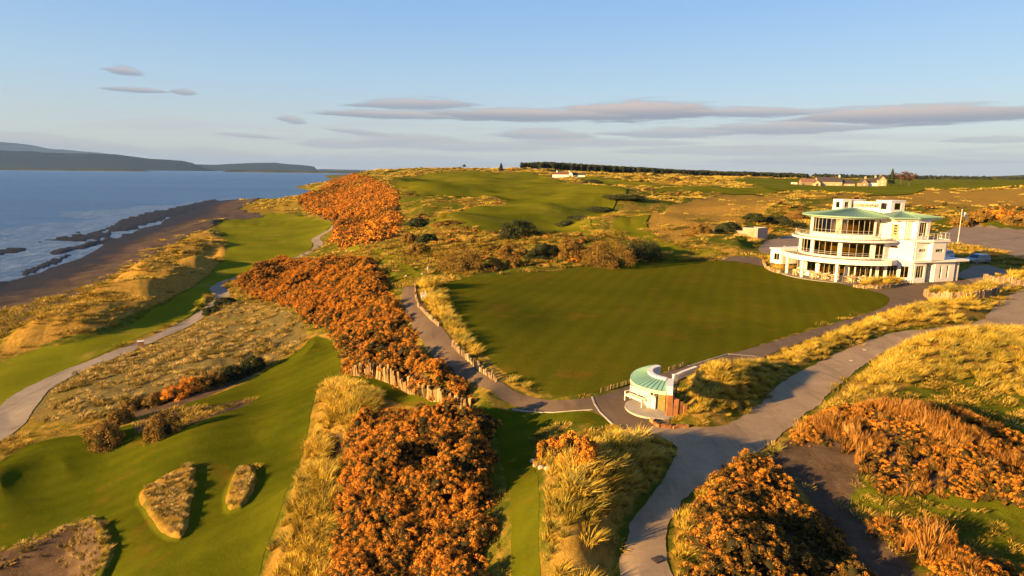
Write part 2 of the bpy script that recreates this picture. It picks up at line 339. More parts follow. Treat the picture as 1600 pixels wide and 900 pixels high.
# explicit mounds: (px, py, radius m, height m)
MOUNDS = [(985,760,4.0,1.3),(900,800,4.5,1.0),(905,860,4,1.2),(1150,625,6,.8),(1090,615,5,.8),(1200,595,5,.5),(1480,490,6,.8),(1400,500,5,.45),(1300,537,5,.35),(1450,565,7,.8),(1560,548,8,1.2),(1360,592,4,.5),
 (690,480,3,1.0),(730,540,3,1.0),(790,600,3,.8),(660,455,3,1.2),(520,625,5,1.0),(560,640,4,.8),(450,830,4,.9),(490,780,3,.8),(240,490,9,1.8),(200,470,9,2.0),(300,420,8,1.6),(320,385,9,1.6),(120,500,7,1.3),(240,440,8,1.5),(120,520,6,1.0),
 (40,530,5,1.0),(80,580,3,.7),(110,556,3.5,.7),(315,465,4.5,1.3),(700,395,7,1.6),(790,385,9,2.2),(850,392,9,1.6),(930,395,10,2.0),(1000,395,7,1.3),(700,345,14,1.6),(760,330,16,1.4),(900,320,18,3.0),(980,320,18,2.4),(950,352,10,1.6),(870,330,13,1.5),
 (1060,345,20,1.8),(1020,350,9,1.4),(1100,360,8,1.3),(940,300,28,2.5),(1010,308,20,2.2),(760,296,24,2.0),(660,300,20,2.4),(720,278,40,3),(840,275,40,3),(930,282,35,2.5),(1150,330,15,1.8),(1230,335,14,2.2),(430,345,10,1.0),(470,318,14,2.0),(410,330,14,1.6),(540,345,8,.8),
 (300,690,6,.7),(120,740,7,.6),(360,680,6,.6),(60,800,6,-.7),(420,640,5,-.4),(200,740,6,-.3),(640,700,5,.6),(600,800,5,.7),(700,760,4,.5),(1180,800,4,.4),(1420,700,6,.9),(1500,740,6,.6),(1550,350,14,2.2),(1470,345,14,1.5),(1180,350,10,1.5)]
MXY = ground_at([m[0] for m in MOUNDS], [m[1] for m in MOUNDS])

def sd(name, x, y):
    r = None
    for P in Z[name]:
        d = sdf(P, x, y); r = d if r is None else np.minimum(r, d)
    return r
PATH_C = ground_at(*np.array([(-60,705),(0,668),(22,640),(48,614),(85,593),(125,575),(170,558),(215,541),(262,520),(298,502),(325,485),(348,468),(346,458),(338,450),(350,441),(375,433),(420,420),(469,402),(493,391),(499,381),(491,374),(505,366),(519,358),(528,348),(524,341)], float).T)
PATH_W = np.array([4.5,4.2,3.8,3.4,3.2,3.1,3.0,2.8,2.7,2.6,2.6,2.9,3.1,2.8,2.5,2.4,2.4,2.6,3,3.2,2.8,2.5,2.4,2.4,2])

# ------------------------------------------------------------------ terrain grid (fans out from below the viewpoint, finer near, coarser far)
rows = np.concatenate([np.linspace(6, 18, 40, endpoint=False), 14300.0 / np.arange(14300 / 18.0, 30, -1.75), np.geomspace(14300 / 30.0, 6500, 120)[1:]])
cols = np.concatenate([np.linspace(-3.4, -.88, 90, endpoint=False), np.linspace(-.88, .88, 690), np.linspace(.88, 3.4, 91)[1:]])
NR, NCOL = len(rows), len(cols)
GX = rows[:, None] * cols[None]; GY = np.broadcast_to(rows[:, None], GX.shape).copy()
H0 = h0(GX, GY)
SD = {k: sd(k, GX, GY) for k in Z}
SD['cart_path'] = sdf_line(PATH_C, GX, GY, PATH_W)
SD['range'] = np.maximum(SD['range'], .05 - SD['marram_edge'])
cut = np.minimum.reduce([SD['triangle_rough'], SD['oval_rough'], SD['corner_rough'], SD['gravel_bed'], SD['tee_tongue']])
SD['main_tee_all'] = SD['main_tee'].copy()
SD['main_tee'] = np.maximum(SD['main_tee'], -cut)
SD['asphalt'] = np.maximum(np.maximum(SD['asphalt'], -SD['range']), -SD['bed'])
SD['road'] = np.maximum(SD['road'], -SD['bed']); SD['car_park'] = np.maximum(SD['car_park'], -SD['bed'])
SD['range'] = np.maximum(SD['range'], .1 - SD['bed'])
smooth_zone = np.minimum.reduce([SD['lower_fairway'], SD['main_tee_all'], SD['range'], SD['asphalt'], SD['road'], SD['cart_path'], SD['car_park']])
green_zone = np.minimum.reduce([SD['links_fairway'], SD['far_fairway'], SD['far_field']])
site = at_z(1375, 430, 0)[:2]; dsite = np.hypot(GX - 57, GY - 97)
rough_amt = sstep(smooth_zone, .2, 5) * sstep(dsite, 20, 30)
rough_amt = rough_amt * (0.22 + 0.78 * sstep(green_zone, -8, 6)) * (1 - .6 * sstep(SD['straw_mid'], 2, -4))
beach = SD['beach']
land = sstep(H0, -12.8, -10.2)
dist = np.hypot(GX, GY)
rel = 0.55 * fbm(GX, GY, 9, 4, 3) + 0.12 * fbm(GX, GY, 1.3, 3, 9) * sstep(dist, 160, 60)
rel = rel + (2.3 * fbm(GX, GY, 26, 4, 5) + 2.6 * (np.abs(fbm(GX, GY, 44, 3, 21)) - .15)) * sstep(dist, 90, 160) * sstep(dist, 3000, 900)
rel = rel + 2.0 * fbm(GX, GY, 90, 4, 15) * sstep(dist, 260, 420)
lowd = sstep(SD['dune_low'], 1, -4)
rel = rel * (1 + .6 * lowd) + 1.3 * lowd * fbm(GX, GY, 16, 3, 45)
MH = np.zeros_like(H0)
for (px_, py_, r_, h_), (mx, my) in zip(MOUNDS, MXY):
    q = ((GX - mx) ** 2 + (GY - my) ** 2) / (r_ * r_)
    near = q < 6
    e = np.zeros_like(q); e[near] = np.exp(-q[near] * 1.1) - np.exp(-6.6)
    MH += h_ * e
hard = np.minimum.reduce([SD['asphalt'], SD['road'], SD['cart_path'], SD['range'], SD['car_park'], SD['lower_fairway'] + 1])
MH *= sstep(hard, .1, 2.5) * sstep(dsite, 18, 24)
H = H0 + rel * rough_amt * land + MH
H += 0.10 * fbm(GX, GY, 14, 3, 40) * sstep(SD['asphalt'], -.2, 2) * sstep(SD['road'], -.2, 2) * land * sstep(dsite, 18, 24)
H += .45 * sstep(SD['bed'], .1, -.9)
# shadow hollow beside the left marram, raised islands of rough with steep sides
H += 0.32 * sstep(SD['triangle_rough'], .25, -.35) + 0.38 * sstep(SD['oval_rough'], .25, -.35) + 0.35 * sstep(SD['corner_rough'], .3, -.3) - 1.15 * sstep(SD['corner_rough'], -.5, -2.2)
H -= .8 * sstep(SD['hollow_left'], .6, -1.0)
# low mounds on the tee ground
H += 1.6 * fbm(GX, GY, 15, 2, 77) * sstep(SD['main_tee_all'], 0, -4)
H += 2.4 * fbm(GX, GY, 42, 3, 79) * sstep(SD['links_fairway'], 8, -8)
H += .35 * fbm(GX, GY, 22, 3, 83) * sstep(SD['lower_fairway'], 0, -5)
# the main road is worn slightly lower than its verges
H += 0.12 * sstep(SD['road'], 0, .7) * sstep(SD['road'], 8, 2)
# shore: wrack and rock ledges along the water
SA, SB = GX * .943 + GY * .334, -GX * .334 + GY * .943
H += (1.5 * fbm(SA, SB * .3, 11, 4, 31) + .45 * fbm(SA, SB * .5, 3.4, 3, 33) - .08) * sstep(dist, 480, 280) * sstep(H0, -13.4, -13.75) * sstep(H0, -15.0, -14.3) + .15 * fbm(GX, GY, 5, 3, 35) * sstep(H0, -13.6, -12.5) * sstep(H0, -10.6, -11.4)
we_ = SD['weed'] + 5.5 * fbm(SA, SB * .4, 9, 5, 37)
H = np.where(we_ < 0, np.maximum(H, SEA + .05 + .16 * np.clip(-we_ / 3, 0, 1) + .1 * fbm(GX, GY, 2, 2, 38)), H)
H = np.where(H0 < -15.2, np.minimum(H, -14), H)
# bank held up by the sleeper wall on the slope above the tee
WALL_A = ground_at(*np.array([(551,595),(575,601),(600,609),(640,621),(675,630),(705,637),(737,643)], float).T)
dwall = sdf_line(WALL_A, GX, GY, 0.0)

def gidx(x, y):
    y = np.clip(y, rows[0], rows[-1] * .999)
    fi = np.interp(y, rows, np.arange(NR)); fj = np.interp(np.clip(x / y, cols[0], cols[-1]), cols, np.arange(NCOL))
    i = np.clip(fi.astype(int), 0, NR - 2); j = np.clip(fj.astype(int), 0, NCOL - 2)
    return i, j, fi - i, fj - j
def gsample(G, x, y):
    x = np.asarray(x, float); y = np.asarray(y, float)
    i, j, a, b = gidx(x, y)
    return (G[i, j] * (1 - b) + G[i, j + 1] * b) * (1 - a) + (G[i + 1, j] * (1 - b) + G[i + 1, j + 1] * b) * a
def hz(x, y): return float(gsample(H, x, y))
def on_ground(px, py, up=0.0):
    """world point on the finished ground under a photo point"""
    x, y = ground_at(px, py, up)[0]
    for _ in range(6):
        z = hz(x, y) + up; p = at_z(px, py, z); 
        if p[1] < 8 or p[1] > 5000: break
        x, y = (x + p[0]) / 2, (y + p[1]) / 2
    return Vector((x, y, hz(x, y)))

# ------------------------------------------------------------------ object helpers
def tag(o, label=None, cat=None, group=None, kind=None):
    if label: o['label'] = label
    if cat: o['category'] = cat
    if group: o['group'] = group
    if kind: o['kind'] = kind
    return o
def mesh_np(name, V, Fc, mat=None, smooth=True, attrs=None, parent=None):
    me = bpy.data.meshes.new(name)
    V = np.asarray(V, np.float32); Fc = np.asarray(Fc, np.int32)
    me.vertices.add(len(V)); me.vertices.foreach_set('co', V.ravel())
    k = Fc.shape[1]
    me.loops.add(Fc.size); me.loops.foreach_set('vertex_index', Fc.ravel())
    me.polygons.add(len(Fc)); me.polygons.foreach_set('loop_start', np.arange(0, Fc.size, k, dtype=np.int32))
    me.polygons.foreach_set('loop_total', np.full(len(Fc), k, np.int32))
    me.polygons.foreach_set('use_smooth', np.full(len(Fc), smooth, bool))
    for nm, (kind, arr) in (attrs or {}).items():
        a = me.attributes.new(nm, kind, 'POINT')
        a.data.foreach_set({'FLOAT': 'value', 'FLOAT_COLOR': 'color', 'FLOAT_VECTOR': 'vector', 'INT': 'value'}[kind], np.asarray(arr, np.int32 if kind == 'INT' else np.float32).ravel())
    me.update(); me.validate()
    if mat: me.materials.append(mat)
    o = bpy.data.objects.new(name, me); C.objects.link(o)
    if parent: o.parent = parent
    return o
def grid_faces(nr, nc):
    i = np.arange(nr - 1)[:, None] * nc + np.arange(nc - 1)[None]
    i = i.ravel()
    return np.stack([i, i + 1, i + nc + 1, i + nc], -1)

def sheet(name, S_, lift, mat, kind='structure', attrs=None):
    """the part of the ground where S_ < 0, cut along its edge, laid just above the ground below"""
    lo = S_ < 0
    q = lo[:-1, :-1] | lo[1:, :-1] | lo[:-1, 1:] | lo[1:, 1:]
    qi, qj = np.nonzero(q)
    a = qi * NCOL + qj; b = a + 1; c = a + NCOL + 1; d = a + NCOL
    T = np.concatenate([np.stack([a, b, c], -1), np.stack([a, c, d], -1)])
    s = S_.ravel(); P = np.stack([GX.ravel(), GY.ravel(), H.ravel()], -1)
    ins = s[T] < 0; cnt = ins.sum(1)
    full = T[cnt == 3]
    extraV = []; extraF = []
    base = len(P)
    def cross(u, v):
        su, sv = s[u], s[v]; f = (su / (su - sv))[:, None]
        return P[u] * (1 - f) + P[v] * f
    one = T[cnt == 1]; k = ins[cnt == 1].argmax(1); r = np.arange(len(one))
    if len(one):
        A_, B_, C_ = one[r, k], one[r, (k + 1) % 3], one[r, (k + 2) % 3]
        key1 = np.stack([np.minimum(A_, B_), np.maximum(A_, B_)], -1); key2 = np.stack([np.minimum(A_, C_), np.maximum(A_, C_)], -1)
    else:
        A_ = np.zeros(0, int); key1 = key2 = np.zeros((0, 2), int)
    two = T[cnt == 2]; k = (~ins[cnt == 2]).argmax(1); r = np.arange(len(two))
    O_, D_, E_ = two[r, k], two[r, (k + 1) % 3], two[r, (k + 2) % 3]
    key3 = np.stack([np.minimum(O_, D_), np.maximum(O_, D_)], -1); key4 = np.stack([np.minimum(O_, E_), np.maximum(O_, E_)], -1)
    keys = np.concatenate([key1, key2, key3, key4]); uniq, inv = np.unique(keys, axis=0, return_inverse=True); inv = inv.ravel()
    cv = cross(uniq[:, 0], uniq[:, 1])
    n1, n3 = len(key1), len(key3)
    i1, i2, i3, i4 = inv[:n1] + base, inv[n1:2 * n1] + base, inv[2 * n1:2 * n1 + n3] + base, inv[2 * n1 + n3:] + base
    FF = np.concatenate([full, np.stack([A_, i1, i2], -1), np.stack([i3, D_, E_], -1), np.stack([i3, E_, i4], -1)])
    used, inv2 = np.unique(FF, return_inverse=True)
    V = np.concatenate([P, cv])[used]
    V[:, 2] += lift * (1 + np.hypot(V[:, 0], V[:, 1]) / 60)
    o = mesh_np(name, V, inv2.reshape(FF.shape), mat)
    tag(o, kind=kind)
    return o
# ------------------------------------------------------------------ ground materials
def mat_new(name):
    m = bpy.data.materials.new(name); m.use_nodes = True
    nb = NB(m.node_tree); bs = nb.n['Principled BSDF']
    return m, nb, bs
def pos(nb):
    return nb.new('ShaderNodeNewGeometry').outputs['Position']
def simple(name, col, rough=.7, spec=.3, metal=0., var=0.12, scale=3., bump=0., emit=None):
    m, nb, bs = mat_new(name)
    tc = nb.new('ShaderNodeTexCoord').outputs['Object']
    n = nb.noise(tc, scale, 5, .6)
    if var >= .3: n = nb.m('ADD', nb.m('MULTIPLY', n, .6), nb.m('MULTIPLY', nb.new('ShaderNodeObjectInfo').outputs['Random'], .4))
    dark = tuple(c * (1 - var * 1.6) for c in col); lite = tuple(min(1, c * (1 + var)) for c in col)
    nb.put(bs.inputs['Base Color'], nb.ramp(n, [(.3, dark), (.7, lite)]))
    bs.inputs['Roughness'].default_value = rough; bs.inputs['Specular IOR Level'].default_value = spec; bs.inputs['Metallic'].default_value = metal
    if bump: nb.put(bs.inputs['Normal'], nb.bump(nb.noise(tc, scale * 8, 4, .6), bump, .02))
    return m

def m_ground():
    m, nb, bs = mat_new('rough_grass_ground')
    P = pos(nb)
    at = nb.new('ShaderNodeVertexColor', layer_name='zone')
    sep = nb.new('ShaderNodeSeparateColor'); nb.l.new(at.outputs[0], sep.inputs[0])
    r, g, b = sep.outputs; a = at.outputs[1]
    n1 = nb.noise(P, .09, 6, .62); n2 = nb.noise(P, .9, 5, .65); n3 = nb.noise(P, 4.5, 4, .7)
    st = nb.noise(nb.mapping(P, (1, .35, 1), (0, 0, .5)), 2.6, 5, .7)
    gold = nb.ramp(st, [(.25, (.12, .08, .015)), (.5, (.32, .19, .035)), (.78, (.50, .32, .075))])
    green = nb.ramp(n2, [(.3, (.060, .075, .008)), (.7, (.13, .135, .014))])
    base = nb.mix(nb.mr(nb.m('ADD', n1, nb.m('MULTIPLY', nb.m('SUBTRACT', n2, .5), .7)), .46, .68), green, gold)
    gl = nb.mix(nb.mr(n3, .35, .65), green, gold)
    col = nb.mix(nb.mr(nb.m('ADD', r, nb.m('MULTIPLY', nb.m('SUBTRACT', n2, .5), .8)), .3, .75), base, gold)
    far = nb.ramp(n1, [(.3, (.085, .105, .008)), (.7, (.16, .165, .012))])
    col = nb.mix(nb.mr(nb.m('ADD', g, nb.m('MULTIPLY', nb.m('SUBTRACT', n2, .5), .5)), .35, .6), col, far)
    soil = nb.ramp(n2, [(.3, (.065, .045, .028)), (.7, (.15, .10, .065))])
    col = nb.mix(nb.mr(nb.m('ADD', b, nb.m('MULTIPLY', nb.m('SUBTRACT', n2, .5), .6)), .35, .65), col, soil)
    pale = nb.ramp(n3, [(.3, (.07, .075, .015)), (.5, (.17, .13, .045)), (.72, (.32, .24, .10))])
    col = nb.mix(nb.mr(a, .3, .7), col, pale)
    nb.put(bs.inputs['Base Color'], col); bs.inputs['Roughness'].default_value = .95; bs.inputs['Specular IOR Level'].default_value = .0
    h = nb.m('ADD', nb.m('MULTIPLY', n3, .5), nb.noise(P, 14, 4, .7))
    nb.put(bs.inputs['Normal'], nb.bump(h, .8, .10))
    return m
def m_turf(name, dark, lite, brown, scale=.12, stripe=None, seed=0):
    m, nb, bs = mat_new(name)
    P = nb.mapping(pos(nb), loc=(seed * 13.7, seed * 5.1, 0))
    n = nb.noise(P, scale, 6, .62, .3); n2 = nb.noise(P, 1.5, 5, .7); n3 = nb.noise(P, 12, 4, .7)
    c = nb.ramp(nb.m('ADD', nb.m('MULTIPLY', n, .7), nb.m('MULTIPLY', n2, .3)), [(.32, dark), (.66, lite)])
    c = nb.mix(nb.mr(nb.noise(P, scale * 2.3, 5, .65, .6), .54, .78), c, brown)
    c = nb.mix(nb.m('MULTIPLY', nb.mr(n3, .55, .75), .35), c, tuple(x * 1.6 for x in lite))
    if stripe:
        wv = nb.new('ShaderNodeTexWave'); wv.wave_type = 'BANDS'
        nb.l.new(nb.mapping(P, (1, 1, 1), (0, 0, stripe[0])), wv.inputs[0]); wv.inputs['Scale'].default_value = stripe[1]
        wv.inputs['Distortion'].default_value = 1.2; wv.inputs['Detail Scale'].default_value = .3
        c = nb.mix(nb.m('MULTIPLY', wv.outputs['Fac'], .13), c, tuple(x * .35 for x in dark))
    nb.put(bs.inputs['Base Color'], c); bs.inputs['Roughness'].default_value = .9; bs.inputs['Specular IOR Level'].default_value = .0
    nb.put(bs.inputs['Normal'], nb.bump(nb.m('ADD', nb.noise(P, 22, 4, .75), nb.m('MULTIPLY', n2, 1.5)), .6, .05))
    return m
def m_road(name, c0, c1, crack=True):
    m, nb, bs = mat_new(name)
    P = pos(nb)
    n = nb.noise(P, .25, 6, .6); n2 = nb.noise(P, 3.0, 5, .7); n3 = nb.noise(P, 34, 3, .7)
    c = nb.ramp(nb.m('ADD', nb.m('MULTIPLY', n, .6), nb.m('MULTIPLY', n2, .4)), [(.33, c0), (.66, c1)])
    c = nb.mix(nb.m('MULTIPLY', nb.mr(n3, .5, .75), .45), c, tuple(min(1, x * 1.7) for x in c1))
    tracks = nb.noise(nb.mapping(P, (1, .18, 1), (0, 0, .9)), .9, 4, .6, .5)
    c = nb.mix(nb.m('MULTIPLY', nb.mr(nb.noise(P, .8, 6, .75, 1.5), .52, .62), .3), c, tuple(min(1, x * 1.25) for x in c1))
    c = nb.mix(nb.m('MULTIPLY', nb.mr(tracks, .5, .7), .5), c, tuple(x * .7 for x in c0))
    nb.put(bs.inputs['Base Color'], c); bs.inputs['Roughness'].default_value = .92; bs.inputs['Specular IOR Level'].default_value = .06
    nb.put(bs.inputs['Normal'], nb.bump(n3, .5, .02))
    return m
def m_beach():
    m, nb, bs = mat_new('shingle_beach')
    P = pos(nb)
    sepp = nb.new('ShaderNodeSeparateXYZ'); nb.l.new(P, sepp.inputs[0]); z = sepp.outputs[2]
    n = nb.noise(P, .15, 6, .65); n2 = nb.noise(P, 2.2, 6, .75); n3 = nb.noise(P, 9, 4, .8)
    c = nb.ramp(nb.m('ADD', nb.m('MULTIPLY', n, .35), nb.m('ADD', nb.m('MULTIPLY', n2, .4), nb.m('MULTIPLY', n3, .25))), [(.36, (.035, .025, .018)), (.5, (.09, .062, .042)), (.64, (.19, .135, .09))])
    wet = nb.mr(nb.m('ADD', z, nb.m('MULTIPLY', nb.m('SUBTRACT', n, .5), 1.6)), -11.9, -13.0)
    c = nb.mix(nb.m('MULTIPLY', wet, .85), c, (.012, .010, .006))
    nb.put(bs.inputs['Base Color'], c)
    nb.put(bs.inputs['Roughness'], nb.m('SUBTRACT', .9, nb.m('MULTIPLY', wet, .35)))
    bs.inputs['Specular IOR Level'].default_value = .08
    nb.put(bs.inputs['Normal'], nb.bump(nb.m('ADD', n2, n3), .9, .18))
    return m
def m_sea():
    m, nb, bs = mat_new('sea_water')
    P = pos(nb)
    # ripples get coarser with distance only because they are wind rows of several sizes at once
    a = nb.noise(nb.mapping(P, (1, 1.6, 1), (0, 0, .4)), .45, 5, .65, .6)
    b = nb.noise(nb.mapping(P, (.35, 1, 1), (0, 0, .1)), .05, 5, .6, .4)
    c = nb.noise(nb.mapping(P, (.15, 1, 1)), .006, 5, .6)
    nb.put(bs.inputs['Base Color'], nb.ramp(c, [(.35, (.018, .070, .20)), (.7, (.040, .11, .27))]))
    bs.inputs['Roughness'].default_value = .3; bs.inputs['IOR'].default_value = 1.33
    b1 = nb.bump(nb.m('ADD', a, nb.m('MULTIPLY', b, 3)), .9, 1.6)
    nb.put(bs.inputs['Normal'], b1)
    return m
M_ground = m_ground()
M_tee = m_turf('tee_turf', (.048, .064, .004), (.105, .110, .006), (.16, .09, .012), .10, (1.1, .16), 1)
M_fair = m_turf('fairway_turf', (.105, .125, .007), (.20, .195, .012), (.28, .21, .035), .05, None, 2)
M_range = m_turf('range_turf', (.064, .074, .005), (.125, .116, .007), (.17, .095, .012), .07, (.35, .16), 3)
M_links = m_turf('links_turf', (.085, .10, .006), (.19, .175, .010), (.27, .21, .035), .03, None, 4)
M_field = m_turf('field_turf', (.075, .095, .006), (.155, .16, .012), (.22, .17, .03), .02, None, 5)
M_asph = m_road('asphalt', (.12, .085, .056), (.175, .122, .078))
M_road = m_road('gravel_road', (.25, .18, .112), (.38, .275, .165))
M_cart = m_road('cart_path_gravel', (.21, .17, .13), (.31, .26, .20))
M_park = m_road('car_park_gravel', (.19, .14, .10), (.29, .215, .15))

# ------------------------------------------------------------------ the ground and the sheets on it
zone_col = np.zeros((NR, NCOL, 4))
gold = np.maximum.reduce([sstep(SD[k], .5, -1.0) for k in ('marram_edge', 'marram_left', 'marram_mid', 'marram_hut', 'marram_road', 'marram_right', 'marram_front', 'bed', 'straw_mid', 'triangle_rough', 'oval_rough', 'tee_tongue', 'dune_low')])
gold = np.maximum(gold, .55 * sstep(fbm(GX, GY, 45, 4, 51), -.05, .3))
for k in ('marram_hut',): gold = np.where(SD[k] < 1, gold * .6, gold)
zone_col[..., 0] = gold
zone_col[..., 1] = np.maximum(sstep(SD['links_fairway'], 4, -3), np.maximum(sstep(SD['dark_green'], 1.5, -1), sstep(SD['far_field'], 2, -3)))
gorse_sd = np.minimum.reduce([SD['gorse_near'], SD['gorse_slope'], SD['gorse_cliff'], SD['gorse_front'], SD['gorse_band']])
zone_col[..., 2] = np.maximum.reduce([sstep(SD['soil'], 1.0, -.8), .9 * sstep(gorse_sd, .5, -1.5), sstep(SD['gravel_bed'], .3, -.2), sstep(SD['hollow_left'], .5, -.5), sstep(SD['corner_rough'], -.2, -1.0), .7 * sstep(SD['reedy'], 0, -1)])  # soil brown also carries the shade of corner_rough and hollow_left
zone_col[..., 3] = sstep(SD['heather'], .6, -.6) * (.55 + .45 * sstep(fbm(GX, GY, 5, 3, 61), -.25, .1))
bankm = (dwall < 8) & (SD['gorse_slope'] < 0)
Hg = H.copy()
V = np.stack([GX.ravel(), GY.ravel(), Hg.ravel()], -1)
ground = mesh_np('ground', V, grid_faces(NR, NCOL), M_ground, attrs={'zone': ('FLOAT_COLOR', zone_col.reshape(-1, 4))})
tag(ground, kind='structure')
edge = lambda wl, amp, seed: amp * fbm(GX, GY, wl, 3, seed)
sheet('beach', np.minimum.reduce([we_, SD['beach'] + edge(6, 1.2, 91), np.where((H0 < -11.6) & (GX < 0) & (GY < 900), -1, 9)]), .02, m_beach())
sheet('fairway', SD['lower_fairway'] + edge(3, .35, 92), .012, M_fair)
sheet('fairway', np.maximum(SD['main_tee'] + edge(1.2, .10, 93), .1 - SD['asphalt']), .012, M_tee)
sheet('fairway', SD['links_fairway'] + edge(12, 2.5, 94), .05, M_links)
sheet('fairway', SD['far_fairway'] + edge(5, .6, 95), .05, M_fair)
sheet('driving_range', SD['range'] + edge(2, .18, 96), .012, M_range)
sheet('field', SD['far_field'], .05, M_field)
sheet('cart_path', SD['cart_path'] + edge(1.6, .25, 97), .02, M_cart)
sheet('path', np.maximum(SD['asphalt'], .03 - SD['road']), .02, M_asph)
sheet('road', SD['road'] + edge(1.1, .22, 98), .022, M_road)
sheet('car_park', np.maximum(SD['car_park'] + edge(3, .2, 99), .03 - np.minimum(SD['road'], SD['asphalt'])), .016, M_park)
# sea: one sheet to the horizon
sea_mat = m_sea()
sx = np.concatenate([-np.geomspace(44000, 30, 60), np.geomspace(30, 44000, 60)]); sy = np.concatenate([np.linspace(-400, 0, 8, endpoint=False), np.geomspace(20, 42000, 90)])
XX, YY = np.meshgrid(sx, sy)
tag(mesh_np('sea', np.stack([XX.ravel(), YY.ravel(), np.full(XX.size, SEA)], -1), grid_faces(len(sy), len(sx)), sea_mat), kind='structure')

# thin broken water over the weed beds along the shore
def m_shallow():
    m, nb, bs = mat_new('shallow_water'); P = pos(nb)
    a = nb.noise(nb.mapping(P, (1, .35, 1), (0, 0, .34)), .35, 7, .72, 1.2); b = nb.noise(P, 1.6, 5, .7)
    f = nb.mr(nb.m('ADD', nb.m('MULTIPLY', a, .75), nb.m('MULTIPLY', b, .25)), .47, .60)
    nb.put(bs.inputs['Base Color'], nb.mix(f, (.035, .075, .15), (.20, .25, .34))); bs.inputs['Roughness'].default_value = .35
    nb.put(bs.inputs['Normal'], nb.bump(b, .8, .5)); return m
_H = H; H = np.full_like(_H, SEA + .015)
sheet('shallow_water', np.where((GX < 0) & (GY < 700), np.maximum(-14.75 + .8 * fbm(GX, GY, 30, 3, 71) - H0, H0 + 12.9), 9), .0, m_shallow())
H = _H
# ------------------------------------------------------------------ far shores and low hills
def far_hill(name, prof, dist_, depth, mat, base=-14, seed=0, rough_=1.0, up_off=0):
    """a ridge whose skyline follows prof [(px, py)...] seen from the course, dist_ away, with real depth"""
    pxs = np.linspace(prof[0][0], prof[-1][0], 260); pys = np.interp(pxs, [p[0] for p in prof], [p[1] for p in prof])
    top = at_d(pxs, pys, np.full(260, dist_ + depth * .5))
    NR_ = 26; Vs = []
    for k in range(NR_):
        f = k / (NR_ - 1); y = dist_ + depth * f
        prof_h = math.sin(f * math.pi) ** .7
        x = top[:, 0] * y / (dist_ + depth * .5)
        hgt = (top[:, 2] - base) * prof_h
        endf = np.minimum(1, np.minimum(np.arange(260), np.arange(260)[::-1]) / 12.0); hgt = hgt * endf
        nz = fbm(x, np.full_like(x, y), depth * .3, 5, seed) * .16 * hgt * (1 if f != .5 else .2) * rough_
        Vs.append(np.stack([x, np.full_like(x, y), base - 3 * (prof_h < .01) + np.maximum(hgt + nz, 0)], -1))
    o = mesh_np(name, np.concatenate(Vs), grid_faces(NR_, 260), mat)
    tag(o, kind='structure'); return o
def m_hill(name, c1, c2, c3):
    m, nb, bs = mat_new(name)
    P = pos(nb); n = nb.noise(P, .0025, 7, .65, .4); n2 = nb.noise(P, .02, 6, .7)
    c = nb.ramp(nb.m('ADD', nb.m('MULTIPLY', n, .65), nb.m('MULTIPLY', n2, .35)), [(.36, c1), (.5, c2), (.66, c3)])
    nb.put(bs.inputs['Base Color'], c); bs.inputs['Roughness'].default_value = 1; bs.inputs['Specular IOR Level'].default_value = 0
    nb.put(bs.inputs['Normal'], nb.bump(n2, 1, 8))
    return m
MH1 = m_hill('moor_hill', (.006, .012, .016), (.012, .018, .022), (.022, .026, .026))
MH2 = m_hill('farm_hill', (.020, .026, .014), (.07, .07, .035), (.11, .10, .05))
far_hill('hills', [(-500,226),(-200,232),(0,235),(60,239),(120,241),(180,243),(235,249),(285,252),(310,257),(340,264.5)], 13000, 4500, MH1, seed=3)
far_hill('hills', [(240,263),(300,257),(340,257),(390,255.5),(430,255.5),(465,257.5),(490,260),(503,266)], 17000, 4000, MH1, seed=4)
far_hill('hills', [(470,266),(505,264),(560,265.5),(620,267),(760,269)], 24000, 4500, MH1, seed=5)
far_hill('hills', [(-500,218),(-100,222),(0,222.5),(60,230),(110,236),(180,243),(260,256),(320,264)], 26000, 6000, MH1, seed=6)
far_hill('spit', [(-260,262.3),(60,263.2),(110,264.2),(125,263.2),(190,264.6),(240,266.2)], 7500, 500, MH2, seed=7)
far_hill('spit', [(345,266.8),(360,265.6),(460,266.6),(560,268),(640,269)], 8500, 500, MH2, seed=8)
far_hill('hills', [(820,274),(1000,275),(1200,276.5),(1290,274),(1330,276),(1360,273.5),(1400,276),(1500,277),(1560,275),(1620,272),(1700,268),(1900,272),(2200,277)], 4200, 1600, MH2, base=2, seed=9)
far_hill('hills', [(1150,277),(1240,275.5),(1350,275),(1480,276),(1600,276),(1750,274),(2000,277)], 7600, 2000, MH1, base=2, seed=10)
# ------------------------------------------------------------------ vegetation
def rand_basis(n, rng, up=0.0):
    a = rng.normal(size=(n, 3)); a[:, 2] += up; a /= np.linalg.norm(a, axis=1)[:, None]
    b = np.cross(a, rng.normal(size=(n, 3))); b /= np.linalg.norm(b, axis=1)[:, None] + 1e-9
    return a, b, np.cross(a, b)
def leaf_quads(Pc, N, size, rng, long=1.6):
    """n leaf sized faces at Pc whose normals lean to N"""
    n = len(Pc); nn = N + rng.normal(size=(n, 3)) * .75; nn /= np.linalg.norm(nn, axis=1)[:, None]
    b = np.cross(nn, rng.normal(size=(n, 3))); b /= np.linalg.norm(b, axis=1)[:, None] + 1e-9
    c = np.cross(nn, b); s = (size * (.6 + .8 * rng.random(n)))[:, None]
    V = np.stack([Pc - b * s * .5, Pc + c * s * .5 * long * .5, Pc + b * s * .5, Pc - c * s * .5 * long * .5], 1)
    return V.reshape(-1, 3), np.arange(n * 4).reshape(n, 4)
def lump_dir(n, rng, hemi=-.25):
    z = rng.uniform(hemi, 1, n); t = rng.uniform(0, 2 * np.pi, n); r = np.sqrt(1 - z * z)
    return np.stack([r * np.cos(t), r * np.sin(t), z], -1)
